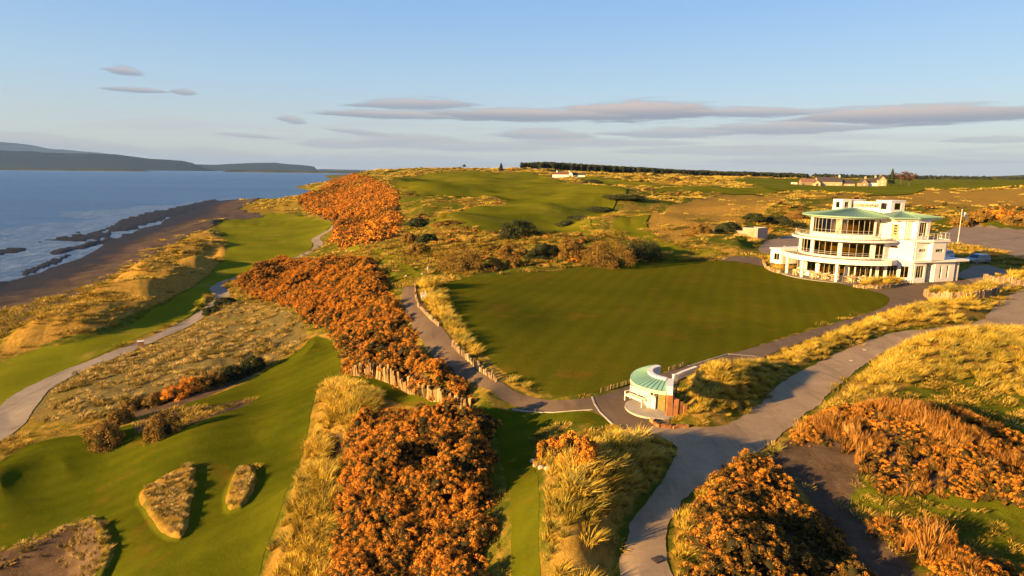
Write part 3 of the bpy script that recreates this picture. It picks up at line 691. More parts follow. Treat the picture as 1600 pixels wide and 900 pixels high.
def sphere_faces(nu=10, nv=6):
    V = [];
    for i in range(nv + 1):
        p = -.35 + (1.35) * i / nv
        zz = math.sin(p * math.pi / 2 if p > 0 else p); r = math.cos(p * math.pi / 2)
        for j in range(nu): V.append((r * math.cos(2 * math.pi * j / nu), r * math.sin(2 * math.pi * j / nu), math.sin(p * math.pi / 2)))
    Fc = []
    for i in range(nv):
        for j in range(nu):
            Fc.append((i * nu + j, i * nu + (j + 1) % nu, (i + 1) * nu + (j + 1) % nu, (i + 1) * nu + j))
    return np.array(V), np.array(Fc)
SPV, SPF = sphere_faces()
def crown_mesh(name, mat, rng, rad3, lumps, leaves, leaf, lump_r=.33, link=True, core=.8, spike=0.0):
    """bush or crown: dark inner body, knobbly lumps of leaves around it, sprigs sticking out"""
    L = lump_dir(lumps, rng) * (.72 + .22 * rng.random((lumps, 1)))
    L[:, 2] = np.maximum(L[:, 2], -.1)
    lr = lump_r * (.6 + .7 * rng.random(lumps))
    k = rng.integers(0, lumps, leaves); D_ = lump_dir(leaves, rng, -.5)
    D_ += L[k] * .6; D_ /= np.linalg.norm(D_, axis=1)[:, None]
    Pc = L[k] + D_ * lr[k][:, None] * (.75 + .35 * rng.random((leaves, 1)) + spike * rng.random((leaves, 1)) ** 3)
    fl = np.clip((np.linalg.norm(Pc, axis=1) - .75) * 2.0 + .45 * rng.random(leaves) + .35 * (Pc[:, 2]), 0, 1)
    lrnd = rng.random(lumps)
    R3 = np.array(rad3, float)
    V, Fq = leaf_quads(Pc * R3, D_, leaf, rng)
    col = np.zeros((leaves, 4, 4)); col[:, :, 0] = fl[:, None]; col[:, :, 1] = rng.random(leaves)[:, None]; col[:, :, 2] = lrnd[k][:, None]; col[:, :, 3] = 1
    CV = SPV * R3 * core * (1 + .06 * rng.normal(size=(len(SPV), 1))); cc = np.zeros((len(CV), 4)); cc[:, 3] = 1
    me_o = mesh_np(name, np.concatenate([V, CV]), np.concatenate([Fq, SPF + len(V)]), mat, True, {'leaf': ('FLOAT_COLOR', np.concatenate([col.reshape(-1, 4), cc]))})
    if not link: C.objects.unlink(me_o)
    return me_o
def blades_mesh(name, mat, rng, n, h, spread, width, lean=.35, wind=(.22, -.10), link=False, droop=.12):
    t = rng.uniform(0, 2 * np.pi, n); r = spread * .45 * np.sqrt(rng.random(n))
    B = np.stack([r * np.cos(t), r * np.sin(t), np.full(n, -.08)], -1)
    out = np.stack([np.cos(t), np.sin(t), np.zeros(n)], -1) * (lean * (.3 + rng.random(n)))[:, None] + np.array([wind[0], wind[1], 0]) * (.5 + rng.random((n, 1)))
    hh = (h * (.55 + .55 * rng.random(n)))[:, None]
    mid = B + out * hh * .45 + np.array([0, 0, 1]) * hh * .62
    tip = B + out * hh * (1.0 + droop) + np.array([0, 0, 1]) * hh * (.98 - droop * .35)
    side = np.stack([-np.sin(t + rng.normal(size=n) * .8), np.cos(t + rng.normal(size=n) * .8), np.zeros(n)], -1) * (width * (.6 + .8 * rng.random(n)))[:, None]
    V = np.stack([B - side * .5, B + side * .5, mid + side * .42, mid - side * .42, tip + side * .12, tip - side * .12], 1).reshape(-1, 3)
    i = np.arange(n)[:, None] * 6
    Fq = np.concatenate([i + np.array([0, 1, 2, 3]), i + np.array([3, 2, 4, 5])])
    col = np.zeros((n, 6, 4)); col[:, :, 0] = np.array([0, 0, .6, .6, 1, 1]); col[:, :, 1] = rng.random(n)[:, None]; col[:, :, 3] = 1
    o = mesh_np(name, V, Fq, mat, True, {'leaf': ('FLOAT_COLOR', col.reshape(-1, 4))})
    if not link: C.objects.unlink(o)
    return o

def veg_mat(name, kind):
    m, nb, bs = mat_new(name)
    P = pos(nb)
    vc = nb.new('ShaderNodeVertexColor', layer_name='leaf')
    sep = nb.new('ShaderNodeSeparateColor'); nb.l.new(vc.outputs[0], sep.inputs[0]); r, g, b = sep.outputs
    rnd = nb.new('ShaderNodeObjectInfo').outputs['Random']
    ti = nb.new('ShaderNodeAttribute', attribute_type='INSTANCER', attribute_name='tint').outputs['Fac']
    big = nb.noise(P, .12, 4, .6); mid = nb.noise(P, .7, 4, .65)
    if kind == 'gorse':
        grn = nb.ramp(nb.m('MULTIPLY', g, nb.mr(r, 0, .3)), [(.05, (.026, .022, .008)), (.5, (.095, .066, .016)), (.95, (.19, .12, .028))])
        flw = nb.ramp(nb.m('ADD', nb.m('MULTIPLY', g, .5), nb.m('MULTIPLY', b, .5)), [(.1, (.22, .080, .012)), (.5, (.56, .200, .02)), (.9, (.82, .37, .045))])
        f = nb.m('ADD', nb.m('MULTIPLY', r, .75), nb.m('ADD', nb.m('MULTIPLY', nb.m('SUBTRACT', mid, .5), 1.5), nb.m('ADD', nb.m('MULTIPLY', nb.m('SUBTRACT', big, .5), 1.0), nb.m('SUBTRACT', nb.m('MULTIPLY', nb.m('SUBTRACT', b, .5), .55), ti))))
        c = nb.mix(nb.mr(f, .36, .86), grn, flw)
    elif kind == 'bush':
        c = nb.ramp(nb.m('ADD', nb.m('MULTIPLY', g, .4), nb.m('ADD', nb.m('MULTIPLY', r, .35), nb.m('MULTIPLY', b, .25))), [(.1, (.03, .026, .008)), (.4, (.095, .062, .014)), (.7, (.22, .125, .024)), (.95, (.38, .22, .045))])
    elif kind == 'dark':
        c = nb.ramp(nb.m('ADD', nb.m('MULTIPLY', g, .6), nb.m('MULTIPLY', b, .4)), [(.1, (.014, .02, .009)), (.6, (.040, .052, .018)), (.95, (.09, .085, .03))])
    elif kind == 'bare':
        c = nb.ramp(nb.m('ADD', nb.m('MULTIPLY', g, .6), nb.m('MULTIPLY', b, .4)), [(.1, (.05, .028, .016)), (.6, (.13, .065, .035)), (.95, (.2, .11, .05))])
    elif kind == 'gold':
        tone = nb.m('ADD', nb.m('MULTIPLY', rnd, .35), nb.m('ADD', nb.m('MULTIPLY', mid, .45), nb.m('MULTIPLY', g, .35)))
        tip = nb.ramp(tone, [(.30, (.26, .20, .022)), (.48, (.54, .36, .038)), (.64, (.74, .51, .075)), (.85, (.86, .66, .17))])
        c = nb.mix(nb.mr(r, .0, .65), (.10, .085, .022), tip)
        gv = nb.mr(nb.m('ADD', big, nb.m('MULTIPLY', nb.m('SUBTRACT', rnd, .5), .35)), .56, .68)
        c = nb.mix(nb.m('MULTIPLY', gv, .7), c, (.13, .145, .03))
    elif kind == 'low':
        tone = nb.m('ADD', nb.m('MULTIPLY', rnd, .4), nb.m('ADD', nb.m('MULTIPLY', mid, .5), nb.m('MULTIPLY', g, .25)))
        tip = nb.ramp(tone, [(.35, (.11, .11, .012)), (.5, (.30, .21, .025)), (.68, (.52, .34, .055)), (.85, (.66, .45, .12))])
        c = nb.mix(nb.mr(r, .0, .6), (.07, .068, .018), tip)
    elif kind == 'heath':
        tone = nb.m('ADD', nb.m('MULTIPLY', rnd, .5), nb.m('ADD', nb.m('MULTIPLY', mid, .4), nb.m('MULTIPLY', g, .25)))
        tip = nb.ramp(tone, [(.32, (.16, .13, .02)), (.5, (.36, .25, .06)), (.7, (.56, .40, .13)), (.9, (.68, .50, .20))])
        c = nb.mix(nb.mr(r, .0, .5), (.07, .066, .022), tip)
    elif kind == 'reed':
        tone = nb.m('ADD', nb.m('MULTIPLY', rnd, .4), nb.m('ADD', nb.m('MULTIPLY', mid, .4), nb.m('MULTIPLY', g, .35)))
        tip = nb.ramp(tone, [(.30, (.10, .045, .012)), (.5, (.30, .13, .025)), (.7, (.52, .25, .05)), (.9, (.64, .38, .12))])
        c = nb.mix(nb.mr(r, .0, .6), (.06, .045, .018), tip)
    elif kind == 'tree':
        c = nb.ramp(nb.m('ADD', nb.m('MULTIPLY', g, .5), nb.m('MULTIPLY', rnd, .5)), [(.1, (.016, .024, .012)), (.6, (.035, .045, .018)), (.95, (.075, .07, .028))])
    nb.put(bs.inputs['Base Color'], c)
    bs.inputs['Roughness'].default_value = .8; bs.inputs['Specular IOR Level'].default_value = .12
    if kind in ('gold', 'low', 'heath', 'reed'):
        tr = nb.new('ShaderNodeBsdfTranslucent'); nb.put(tr.inputs[0], c)
        mx = nb.new('ShaderNodeMixShader'); mx.inputs[0].default_value = .22
        nb.l.new(bs.outputs[0], mx.inputs[1]); nb.l.new(tr.outputs[0], mx.inputs[2])
        nb.l.new(mx.outputs[0], nb.n['Material Output'].inputs[0])
    return m
MV = {k: veg_mat('foliage_' + k, k) for k in ('gorse', 'bush', 'dark', 'bare', 'gold', 'low', 'heath', 'reed', 'tree')}
rp = np.random.default_rng(5)
def proto_coll(name, objs):
    c = bpy.data.collections.new(name)
    for o in objs: c.objects.link(o)
    return c
PC = {
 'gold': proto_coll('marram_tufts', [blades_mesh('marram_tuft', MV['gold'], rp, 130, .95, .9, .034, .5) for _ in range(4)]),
 'gold_far': proto_coll('marram_tufts_far', [blades_mesh('marram_tuft_far', MV['gold'], rp, 60, .7, 1.5, .09, .5) for _ in range(3)]),
 'low': proto_coll('grass_tufts', [blades_mesh('grass_tuft', MV['low'], rp, 90, .6, 1.6, .045, .5) for _ in range(4)]),
 'heath': proto_coll('pale_tufts', [blades_mesh('pale_tuft', MV['heath'], rp, 90, .6, 1.1, .045, .5) for _ in range(3)]),
 'reed': proto_coll('stalk_tufts', [blades_mesh('stalk_tuft', MV['reed'], rp, 80, .8, .8, .032, .45, wind=(.03, -.03), droop=.0) for _ in range(4)]),
 'gorse': proto_coll('gorse_clumps', [crown_mesh('gorse_clump', MV['gorse'], rp, (.5, .5, .45), 18, 1500, .040, .22, link=False, core=.55, spike=.35) for _ in range(5)]),
 'gorse_far': proto_coll('gorse_clumps_far', [crown_mesh('gorse_clump_far', MV['gorse'], rp, (.5, .5, .42), 10, 280, .115, .30, link=False, core=.6, spike=.3) for _ in range(4)]),
 'tree': proto_coll('wood_crowns', [crown_mesh('wood_crown', MV['tree'], rp, (.5, .5, .7), 9, 120, .28, .3, link=False, core=.7, spike=.4) for _ in range(4)]),
}
def scatter(name, Pw, scale, key, label=None, cat=None, tilt=.12, rng=RNG, tint=None):
    n = len(Pw)
    me = bpy.data.meshes.new(name); me.vertices.add(n); me.vertices.foreach_set('co', np.asarray(Pw, np.float32).ravel())
    def att(nm, kind, key_, arr, dt=np.float32):
        a = me.attributes.new(nm, kind, 'POINT'); a.data.foreach_set(key_, np.asarray(arr, dt).ravel())
    rot = np.stack([rng.normal(size=n) * tilt, rng.normal(size=n) * tilt, rng.uniform(0, 6.283, n)], -1)
    if key in ('gold', 'gold_far', 'low', 'heath'): rot[:, 2] = rng.normal(size=n) * .7 + 0.2
    scale = np.asarray(scale, float)
    if scale.ndim == 1: scale = np.stack([scale] * 3, -1)
    att('rot', 'FLOAT_VECTOR', 'vector', rot); att('scl', 'FLOAT_VECTOR', 'vector', scale)
    att('pick', 'INT', 'value', rng.integers(0, len(PC[key].objects), n), np.int32)
    if tint is not None: att('tint', 'FLOAT', 'value', tint)
    me.update()
    o = bpy.data.objects.new(name, me); C.objects.link(o)
    gt = bpy.data.node_groups.new(name + '_scatter', 'GeometryNodeTree')
    gt.interface.new_socket('Geometry', in_out='INPUT', socket_type='NodeSocketGeometry'); gt.interface.new_socket('Geometry', in_out='OUTPUT', socket_type='NodeSocketGeometry')
    gi = gt.nodes.new('NodeGroupInput'); go = gt.nodes.new('NodeGroupOutput')
    ci = gt.nodes.new('GeometryNodeCollectionInfo'); ci.inputs['Collection'].default_value = PC[key]; ci.inputs['Separate Children'].default_value = True; ci.inputs['Reset Children'].default_value = True
    ip = gt.nodes.new('GeometryNodeInstanceOnPoints'); ip.inputs['Pick Instance'].default_value = True
    def na(nm, ty):
        a = gt.nodes.new('GeometryNodeInputNamedAttribute'); a.data_type = ty; a.inputs['Name'].default_value = nm; return a.outputs[0]
    L = gt.links.new
    L(gi.outputs[0], ip.inputs['Points']); L(ci.outputs[0], ip.inputs['Instance']); L(na('pick', 'INT'), ip.inputs['Instance Index'])
    L(na('scl', 'FLOAT_VECTOR'), ip.inputs['Scale'])
    er = gt.nodes.new('FunctionNodeEulerToRotation'); L(na('rot', 'FLOAT_VECTOR'), er.inputs[0]); L(er.outputs[0], ip.inputs['Rotation'])
    L(ip.outputs[0], go.inputs[0])
    md = o.modifiers.new('scatter', 'NODES'); md.node_group = gt
    tag(o, label, cat, kind='stuff')
    print(name, n)
    return o
cell_area = np.abs((GX[:-1, 1:] - GX[:-1, :-1]) * (GY[1:, :-1] - GY[:-1, :-1]))
def sample(dens, nmax=None, rng=RNG):
    """random ground points with density dens (per square metre, on the grid)"""
    w_ = (dens[:-1, :-1] * cell_area).ravel(); tot = w_.sum(); n = rng.poisson(tot) if nmax is None else min(nmax, rng.poisson(tot))
    cdf = np.cumsum(w_) / tot; k = np.searchsorted(cdf, rng.random(n)); i, j = k // (NCOL - 1), k % (NCOL - 1)
    a, b = rng.random(n), rng.random(n)
    y = rows[i] * (1 - a) + rows[i + 1] * a; x = y * (cols[j] * (1 - b) + cols[j + 1] * b)
    return x, y
lod = lambda d0, p=1.3: np.minimum(1, (d0 / dist) ** p)
view = (np.abs(GX / GY) < 1.05) & (GY > 14)
no_go = np.minimum.reduce([SD['asphalt'], SD['road'], SD['cart_path'], SD['range'], SD['car_park'], SD['lower_fairway'], SD['main_tee'], SD['links_fairway'] + 3, SD['far_fairway'], SD['far_field']])
free = sstep(no_go, .05, .5) * view * (H > -11.6) * np.maximum(sstep(dsite, 17, 18), sstep(SD['bed'], .1, 0))
tall = np.maximum.reduce([sstep(SD[k], .3, -.6) for k in ('marram_edge', 'marram_left', 'marram_mid', 'marram_hut', 'marram_road', 'marram_right', 'marram_front', 'bed')]) * sstep(SD['hollow_left'], -.3, .3)
gap = np.clip(.55 + 1.1 * fbm(GX, GY, 4.5, 3, 201), .12, 1)
x, y = sample(tall * gap * free * 8 * lod(38, 1.45))
d_ = np.hypot(x, y)
tz = gsample(H, x, y); edge_ = gsample(sstep(no_go, 0, 1.8), x, y)
s = (.55 + .55 * RNG.random(len(x))) * np.clip((d_ / 42) ** .6, .85, 1.8) * (.55 + .45 * edge_) * (1 - .38 * gsample(sstep(np.minimum(SD['marram_road'], np.minimum(np.minimum(SD['marram_hut'], SD['bed']), SD['marram_right'])), .3, -.3), x, y))
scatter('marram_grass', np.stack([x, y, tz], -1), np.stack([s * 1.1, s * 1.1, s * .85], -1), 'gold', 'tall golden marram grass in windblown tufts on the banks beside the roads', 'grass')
# general rough
oth = free * (1 - tall) * sstep(gorse_sd, -.2, .6) * sstep(SD['soil'], -.5, .5) * sstep(SD['heather'], -.2, .3) * sstep(SD['reedy'], -.2, .5)
isl = np.maximum.reduce([sstep(SD[k], .1, -.3) for k in ('triangle_rough', 'oval_rough', 'corner_rough', 'tee_tongue')])
dr = np.clip(.5 + 1.0 * fbm(GX, GY, 9, 3, 203), .05, 1) * (1 - isl)
x, y = sample(oth * dr * 3.4 * lod(45, 1.5) * (dist < 240) * (1 - .85 * sstep(SD['straw_mid'], 2, -2)) * sstep(fbm(GX, GY, 30, 3, 211) + .9 * sstep(dist, 190, 90), -.15, .25)); d_ = np.hypot(x, y)
s = (.35 + .4 * RNG.random(len(x))) * np.clip((d_ / 42) ** .7, .8, 2.6)
scatter('rough_grass', np.stack([x, y, gsample(H, x, y)], -1), np.stack([s * 1.15, s * 1.15, s * .65], -1), 'low', 'short rough grass in gold and olive tufts over the links ground', 'grass')
x, y = sample(isl * free * 7 * (SD['gravel_bed'] > 0) * (1 - .93 * sstep(SD['corner_rough'], -1.3, -1.9))); s = .26 + .18 * RNG.random(len(x))
scatter('island_grass', np.stack([x, y, gsample(H, x, y)], -1), np.stack([s * 1.2, s * 1.2, s * .8], -1), 'heath', 'dry straw coloured grass filling the raised islands on the tee ground', 'grass')
x, y = sample(sstep(SD['heather'], .1, -.3) * free * 1.5 * np.clip(.5 + 1.3 * fbm(GX, GY, 3.0, 3, 205), .05, 1)); s = .55 + .55 * RNG.random(len(x))
scatter('pale_tussocks', np.stack([x, y, gsample(H, x, y)], -1), np.stack([s * 1.1, s * 1.1, s * .8], -1), 'heath', 'pale tussocks over mossy green ground between the gravel path and the tee', 'grass')
# reedy shrubs at the right
HBR = .85 * sstep(SD['reedy'] + .5 * fbm(GX, GY, 2.5, 3, 216), .1, -.9) * np.clip(.6 + 1.2 * fbm(GX, GY, 2.4, 3, 215), .1, 1.3)
rd = sstep(SD['reedy'], .1, -.4) * view
x, y = sample(rd * 12 * np.clip(.62 + 1.1 * fbm(GX, GY, 2.6, 3, 207), .06, 1)); d_ = np.hypot(x, y)
lump = np.clip(.75 + .8 * fbm(x, y, 2.2, 3, 208), .35, 1.3)
s = (.45 + .4 * RNG.random(len(x))) * lump
scatter('dry_shrubs', np.stack([x, y, gsample(H, x, y) + .55 * gsample(HBR, x, y)], -1), np.stack([s * .8, s * .8, s * 1.15], -1), 'reed', 'rust coloured stalky dry shrubs massed at the right of the gravel road', 'shrubs', tilt=.2)
x, y = sample(rd * 9 * np.clip(.8 + 1.2 * fbm(GX, GY, 2.6, 3, 209), .2, 1)); s = .4 + .4 * RNG.random(len(x))
scatter('shrub_undergrowth', np.stack([x, y, gsample(H, x, y) + gsample(HBR, x, y) * (.3 + .5 * RNG.random(len(x)))], -1), s, 'gorse', 'dark green and orange gorse growing low among the rust coloured dry shrubs', 'gorse', tint=-.02 + .2 * RNG.normal(size=len(x)))

def gorse(name, key, dens, hmax, size, near, label, seed, extra=1.0, tint=0.0, edge_=.7):
    SG = SD[key] + edge_ * fbm(GX, GY, 3.0 * extra, 3, seed + 3)
    inside = sstep(SG, .15, -.1) * view * sstep(no_go, -.05, .25)
    hb = hmax * sstep(SG, .1, -1.0 * extra ** .5) * np.clip(.60 + 1.5 * fbm(GX, GY, 2.6 * extra, 3, seed), .05, 1.45)
    x, y = sample(inside * dens * np.clip(1.2 + 1.5 * fbm(GX, GY, 6 * extra, 3, seed + 7), .15, 1)); n = len(x)
    s = size * (.5 + .95 * RNG.random(n) ** 1.5)
    z = gsample(H, x, y) + gsample(hb, x, y) * (.55 + .45 * RNG.random(n)) - s * .12
    scatter(name, np.stack([x, y, z], -1), np.stack([s, s, s * (.8 + .5 * RNG.random(n))], -1), 'gorse' if near else 'gorse_far', label, 'gorse', tilt=.35, tint=tint + (.012 * np.clip(x - 11, 0, 20) ** 1.5 if key == 'gorse_front' else 0) + .26 * fbm(x, y, 7 * extra, 3, seed + 9) + .12 * RNG.normal(size=n))
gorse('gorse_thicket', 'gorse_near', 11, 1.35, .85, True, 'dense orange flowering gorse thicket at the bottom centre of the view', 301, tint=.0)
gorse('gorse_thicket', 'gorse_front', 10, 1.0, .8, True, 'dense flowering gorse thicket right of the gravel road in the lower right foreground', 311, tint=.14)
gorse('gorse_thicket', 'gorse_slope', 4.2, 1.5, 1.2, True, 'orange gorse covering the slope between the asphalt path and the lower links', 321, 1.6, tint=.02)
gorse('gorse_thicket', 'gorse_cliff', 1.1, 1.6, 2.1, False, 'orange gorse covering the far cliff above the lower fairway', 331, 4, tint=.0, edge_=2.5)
# far scrub on the links
sc = np.maximum(sstep(SD['back_scrub'], 2, -2), np.maximum(.8 * sstep(SD['hollow_mid'], 3, -3), .16 * sstep(dist, 150, 240)) * sstep(fbm(GX, GY, 40, 4, 341), .08, .35)) * (dist < 1300) * view * sstep(no_go, 0, 3) * (H > -9) * sstep(SD['straw_mid'], 0, 4)
x, y = sample(sc * .12 * lod(160, 1.2)); d_ = np.hypot(x, y); s = 1.7 * (.5 + .8 * RNG.random(len(x))) * np.clip(d_ / 220, .8, 3)
scatter('links_scrub', np.stack([x, y, gsample(H, x, y) + .1 * s], -1), np.stack([s, s, s * .7], -1), 'gorse_far', 'scattered gorse scrub and rough among the far fairways', 'gorse', tint=.28 + .2 * RNG.normal(size=len(x)))
x, y = sample(free * sstep(H, -11.4, -10.9) * sstep(smooth_zone, 1, 4) * .15 * sstep(green_zone, 0, 6) * (1 - .9 * sstep(SD['straw_mid'], 3, -3)) * lod(200, 1.5) * (dist < 1500) * (dist > 140) * np.clip(.4 + 1.5 * fbm(GX, GY, 16, 3, 345), 0, 1)); d_ = np.hypot(x, y); s = 1.3 * (.6 + .8 * RNG.random(len(x))) * np.clip(d_ / 250, .8, 3)
scatter('links_rough', np.stack([x, y, gsample(H, x, y)], -1), np.stack([s * 1.5, s * 1.5, s * .45], -1), 'gold_far', 'golden rough grass on the far dunes and between the distant fairways', 'grass')

# countable bushes
def bush(px, py, wpx, hm, kind, label, group=None, sq=1.0, leaf=None):
    g = on_ground(px, py); d = g.y; r = wpx / 2 / F * d
    rng = np.random.default_rng(int(px * 7 + py))
    lf = leaf or max(.08, d * .0013)
    n = int(min(12000, 8 * (r * r * 2.5 + r * hm * 5) / (lf * lf * .8)))
    o = crown_mesh('gorse_bush', MV[kind], rng, (r, r * sq, hm), int(40 + r * 8), n, lf, .27, core=.56, spike=.12)
    o.location = (g.x, g.y + r * sq * .35, hz(g.x, g.y + r * sq * .35) - .05); o.rotation_euler.z = rng.uniform(0, 6.28)
    tag(o, label, 'bush', group); return o
BU = [
 (905,345,60,1.3,'dark','bush painted dark for the shade of the hollow left of the straw field',.35),(885,352,44,1.1,'dark','bush painted dark for shade at the lower end of the hollow beside the fairway',.7),(935,330,70,1.2,'dark','long bush painted dark for the shade high in the hollow beside the fairway',.6),(975,320,66,1.2,'dark','bush painted dark for shade at the upper right end of the hollow',.6),(700,352,50,1.0,'bush','dark bush on the slope between the two pale fairways',.6),(655,352,60,1.3,'dark','dark scrub bush in the hollow right behind the gorse cliff',.6),(810,378,64,2.6,'dark','bush painted dark for shade on the dune above the hedge behind the practice ground',.6),  # dark foliage here stands for shade on the dune slope
 (158,697,74,1.75,'bush','broad dark gorse bush at the left edge of the brown bed on the tee ground',.7),(182,664,44,1.2,'bush','small orange topped bush just behind the broad dark bush on the tee ground',.8),(251,684,58,1.75,'bush','rounded dark brown gorse bush alone on the brown bed of the tee ground',.9),
 (205,640,52,1.0,'bush','low bush at the left end of the hedge line above the tee ground',.7),(240,634,50,1.1,'bush','second low bush from the left in the hedge line above the tee ground',.7),(268,626,48,1.2,'gorse','third bush from the left, orange flowered, in the hedge line above the tee ground',.8),(297,616,50,1.5,'gorse','orange flowered bush in the middle of the hedge line above the tee ground',.8),
 (328,606,52,1.4,'bush','dark rounded bush right of the middle of the hedge line above the tee ground',.8),(360,594,54,1.3,'dark','dark shaded bush near the right end of the hedge line above the tee ground',.8),(393,580,48,1.5,'dark','dark bush at the right end of the hedge line above the tee ground',.8),
 (862,712,44,1.0,'gorse','low orange gorse bush at the left of the small clump beside the grass strip',1),(893,722,56,1.2,'gorse','orange brown gorse bush in the middle of the small clump beside the grass strip',.9),(916,728,44,1.1,'gorse','gorse bush at the right of the small clump beside the grass strip',1),
 (722,423,78,3.0,'bush','large knobbly brown gorse bush at the left of the hedge behind the practice ground',.6),(774,421,26,1.5,'bush','small rounded bush right beside the large knobbly bush behind the practice ground',1),(803,417,24,1.4,'bush','small brown bush in front of the low middle of the hedge behind the practice ground',1),(800,404,50,2.2,'bush','brown bush behind the two small ones in the hedge behind the practice ground',.7),
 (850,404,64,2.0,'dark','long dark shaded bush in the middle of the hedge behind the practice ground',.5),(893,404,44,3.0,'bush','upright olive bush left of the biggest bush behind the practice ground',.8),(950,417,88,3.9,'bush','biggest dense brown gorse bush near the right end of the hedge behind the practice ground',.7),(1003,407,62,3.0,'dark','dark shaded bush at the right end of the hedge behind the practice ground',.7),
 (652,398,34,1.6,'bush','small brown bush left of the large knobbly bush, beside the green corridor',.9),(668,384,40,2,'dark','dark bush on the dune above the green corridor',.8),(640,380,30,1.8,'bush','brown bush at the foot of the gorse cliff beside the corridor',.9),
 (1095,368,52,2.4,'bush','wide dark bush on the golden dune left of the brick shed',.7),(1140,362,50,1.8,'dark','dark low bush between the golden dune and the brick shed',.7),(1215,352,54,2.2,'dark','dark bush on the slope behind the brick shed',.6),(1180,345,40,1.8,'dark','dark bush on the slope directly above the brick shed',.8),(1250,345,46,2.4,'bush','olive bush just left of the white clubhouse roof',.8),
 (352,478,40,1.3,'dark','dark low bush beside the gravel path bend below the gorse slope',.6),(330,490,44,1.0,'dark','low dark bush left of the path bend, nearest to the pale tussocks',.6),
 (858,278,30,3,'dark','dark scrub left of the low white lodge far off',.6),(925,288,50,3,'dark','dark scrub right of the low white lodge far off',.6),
 (1505,352,36,2.2,'bush','brown gorse bush at the left end of the row behind the car park',.8),(1535,350,40,2.6,'bush','brown gorse bush second in the row behind the car park',.8),(1565,350,38,2.2,'gorse','orange gorse bush third in the row behind the car park',.8),(1592,352,40,2.4,'bush','brown gorse bush at the right edge of the view behind the car park',.8),
]
for a in BU: bush(a[0], a[1], a[2], a[3], a[4], a[5], None, a[6])
# ------------------------------------------------------------------ built things
class MB:
    def __init__(s): s.v = []; s.f = []
    def add(s, V, Fs):
        b = len(s.v); s.v += [tuple(p) for p in V]; s.f += [tuple(i + b for i in f) for f in Fs]; return s
    def box(s, c, size, rz=0.0, rx=0.0, ry=0.0):
        M = Matrix.Translation(c) @ Euler((rx, ry, rz)).to_matrix().to_4x4()
        x, y, z = (q / 2 for q in size)
        V = [M @ Vector(p) for p in ((-x,-y,-z),(x,-y,-z),(x,y,-z),(-x,y,-z),(-x,-y,z),(x,-y,z),(x,y,z),(-x,y,z))]
        return s.add(V, [(3,2,1,0),(4,5,6,7),(0,1,5,4),(1,2,6,5),(2,3,7,6),(3,0,4,7)])
    def prism(s, P, z0, z1):
        """counter-clockwise plan outline raised from z0 to z1 (numbers or one per point)"""
        n = len(P); a = z0 if hasattr(z0, '__len__') else [z0] * n; b = z1 if hasattr(z1, '__len__') else [z1] * n
        V = [(p[0], p[1], h) for p, h in zip(P, a)] + [(p[0], p[1], h) for p, h in zip(P, b)]
        return s.add(V, [tuple(range(n))[::-1], tuple(range(n, 2 * n))] + [(i, (i + 1) % n, n + (i + 1) % n, n + i) for i in range(n)])
    def bar(s, p, q, r=.03, n=6, r2=None):
        p, q = Vector(p), Vector(q); d = (q - p).normalized(); a = d.orthogonal().normalized(); b = d.cross(a); r2 = r if r2 is None else r2
        V = [p + (a * math.cos(t) + b * math.sin(t)) * r for t in [2 * math.pi * i / n for i in range(n)]] + [q + (a * math.cos(t) + b * math.sin(t)) * r2 for t in [2 * math.pi * i / n for i in range(n)]]
        return s.add(V, [tuple(range(n))[::-1], tuple(range(n, 2 * n))] + [(i, (i + 1) % n, n + (i + 1) % n, n + i) for i in range(n)])
    def ribbon(s, P, t, z0, z1):
        """a wall of thickness t whose middle line is P"""
        P = [Vector(p[:2]) for p in P]; L = []; R = []
        for i, p in enumerate(P):
            d = ((P[min(i + 1, len(P) - 1)] - P[max(i - 1, 0)]).normalized()); nrm = Vector((-d.y, d.x)) * t / 2
            L.append(p + nrm); R.append(p - nrm)
        for i in range(len(P) - 1):
            s.prism([R[i], R[i + 1], L[i + 1], L[i]], z0, z1)
        return s
    def build(s, name, mat, parent=None, smooth=False, loc=None):
        me = bpy.data.meshes.new(name); me.from_pydata([tuple(v) for v in s.v], [], s.f)
        me.update(); me.materials.append(mat)
        if smooth: me.polygons.foreach_set('use_smooth', [True] * len(me.polygons))
        o = bpy.data.objects.new(name, me); C.objects.link(o)
        if parent: o.parent = parent
        if loc is not None: o.location = loc
        return o
def empty(name, loc=(0, 0, 0), rz=0.0, label=None, cat=None, group=None):
    o = bpy.data.objects.new(name, None); C.objects.link(o); o.location = loc; o.rotation_euler.z = rz
    o.empty_display_size = .3
    tag(o, label, cat, group); return o
def arc(cx, cy, r, a0, a1, n): return [(cx + r * math.cos(rad(a0 + (a1 - a0) * i / n)), cy + r * math.sin(rad(a0 + (a1 - a0) * i / n))) for i in range(n + 1)]
def dup(root, loc, rz=None, label=None):
    r = root.copy(); C.objects.link(r); r.location = loc
    if rz is not None: r.rotation_euler.z = rz
    if label: r['label'] = label
    for ch in list(root.children):
        c = ch.copy(); C.objects.link(c); c.parent = r; c.matrix_parent_inverse = ch.matrix_parent_inverse.copy()
    return r

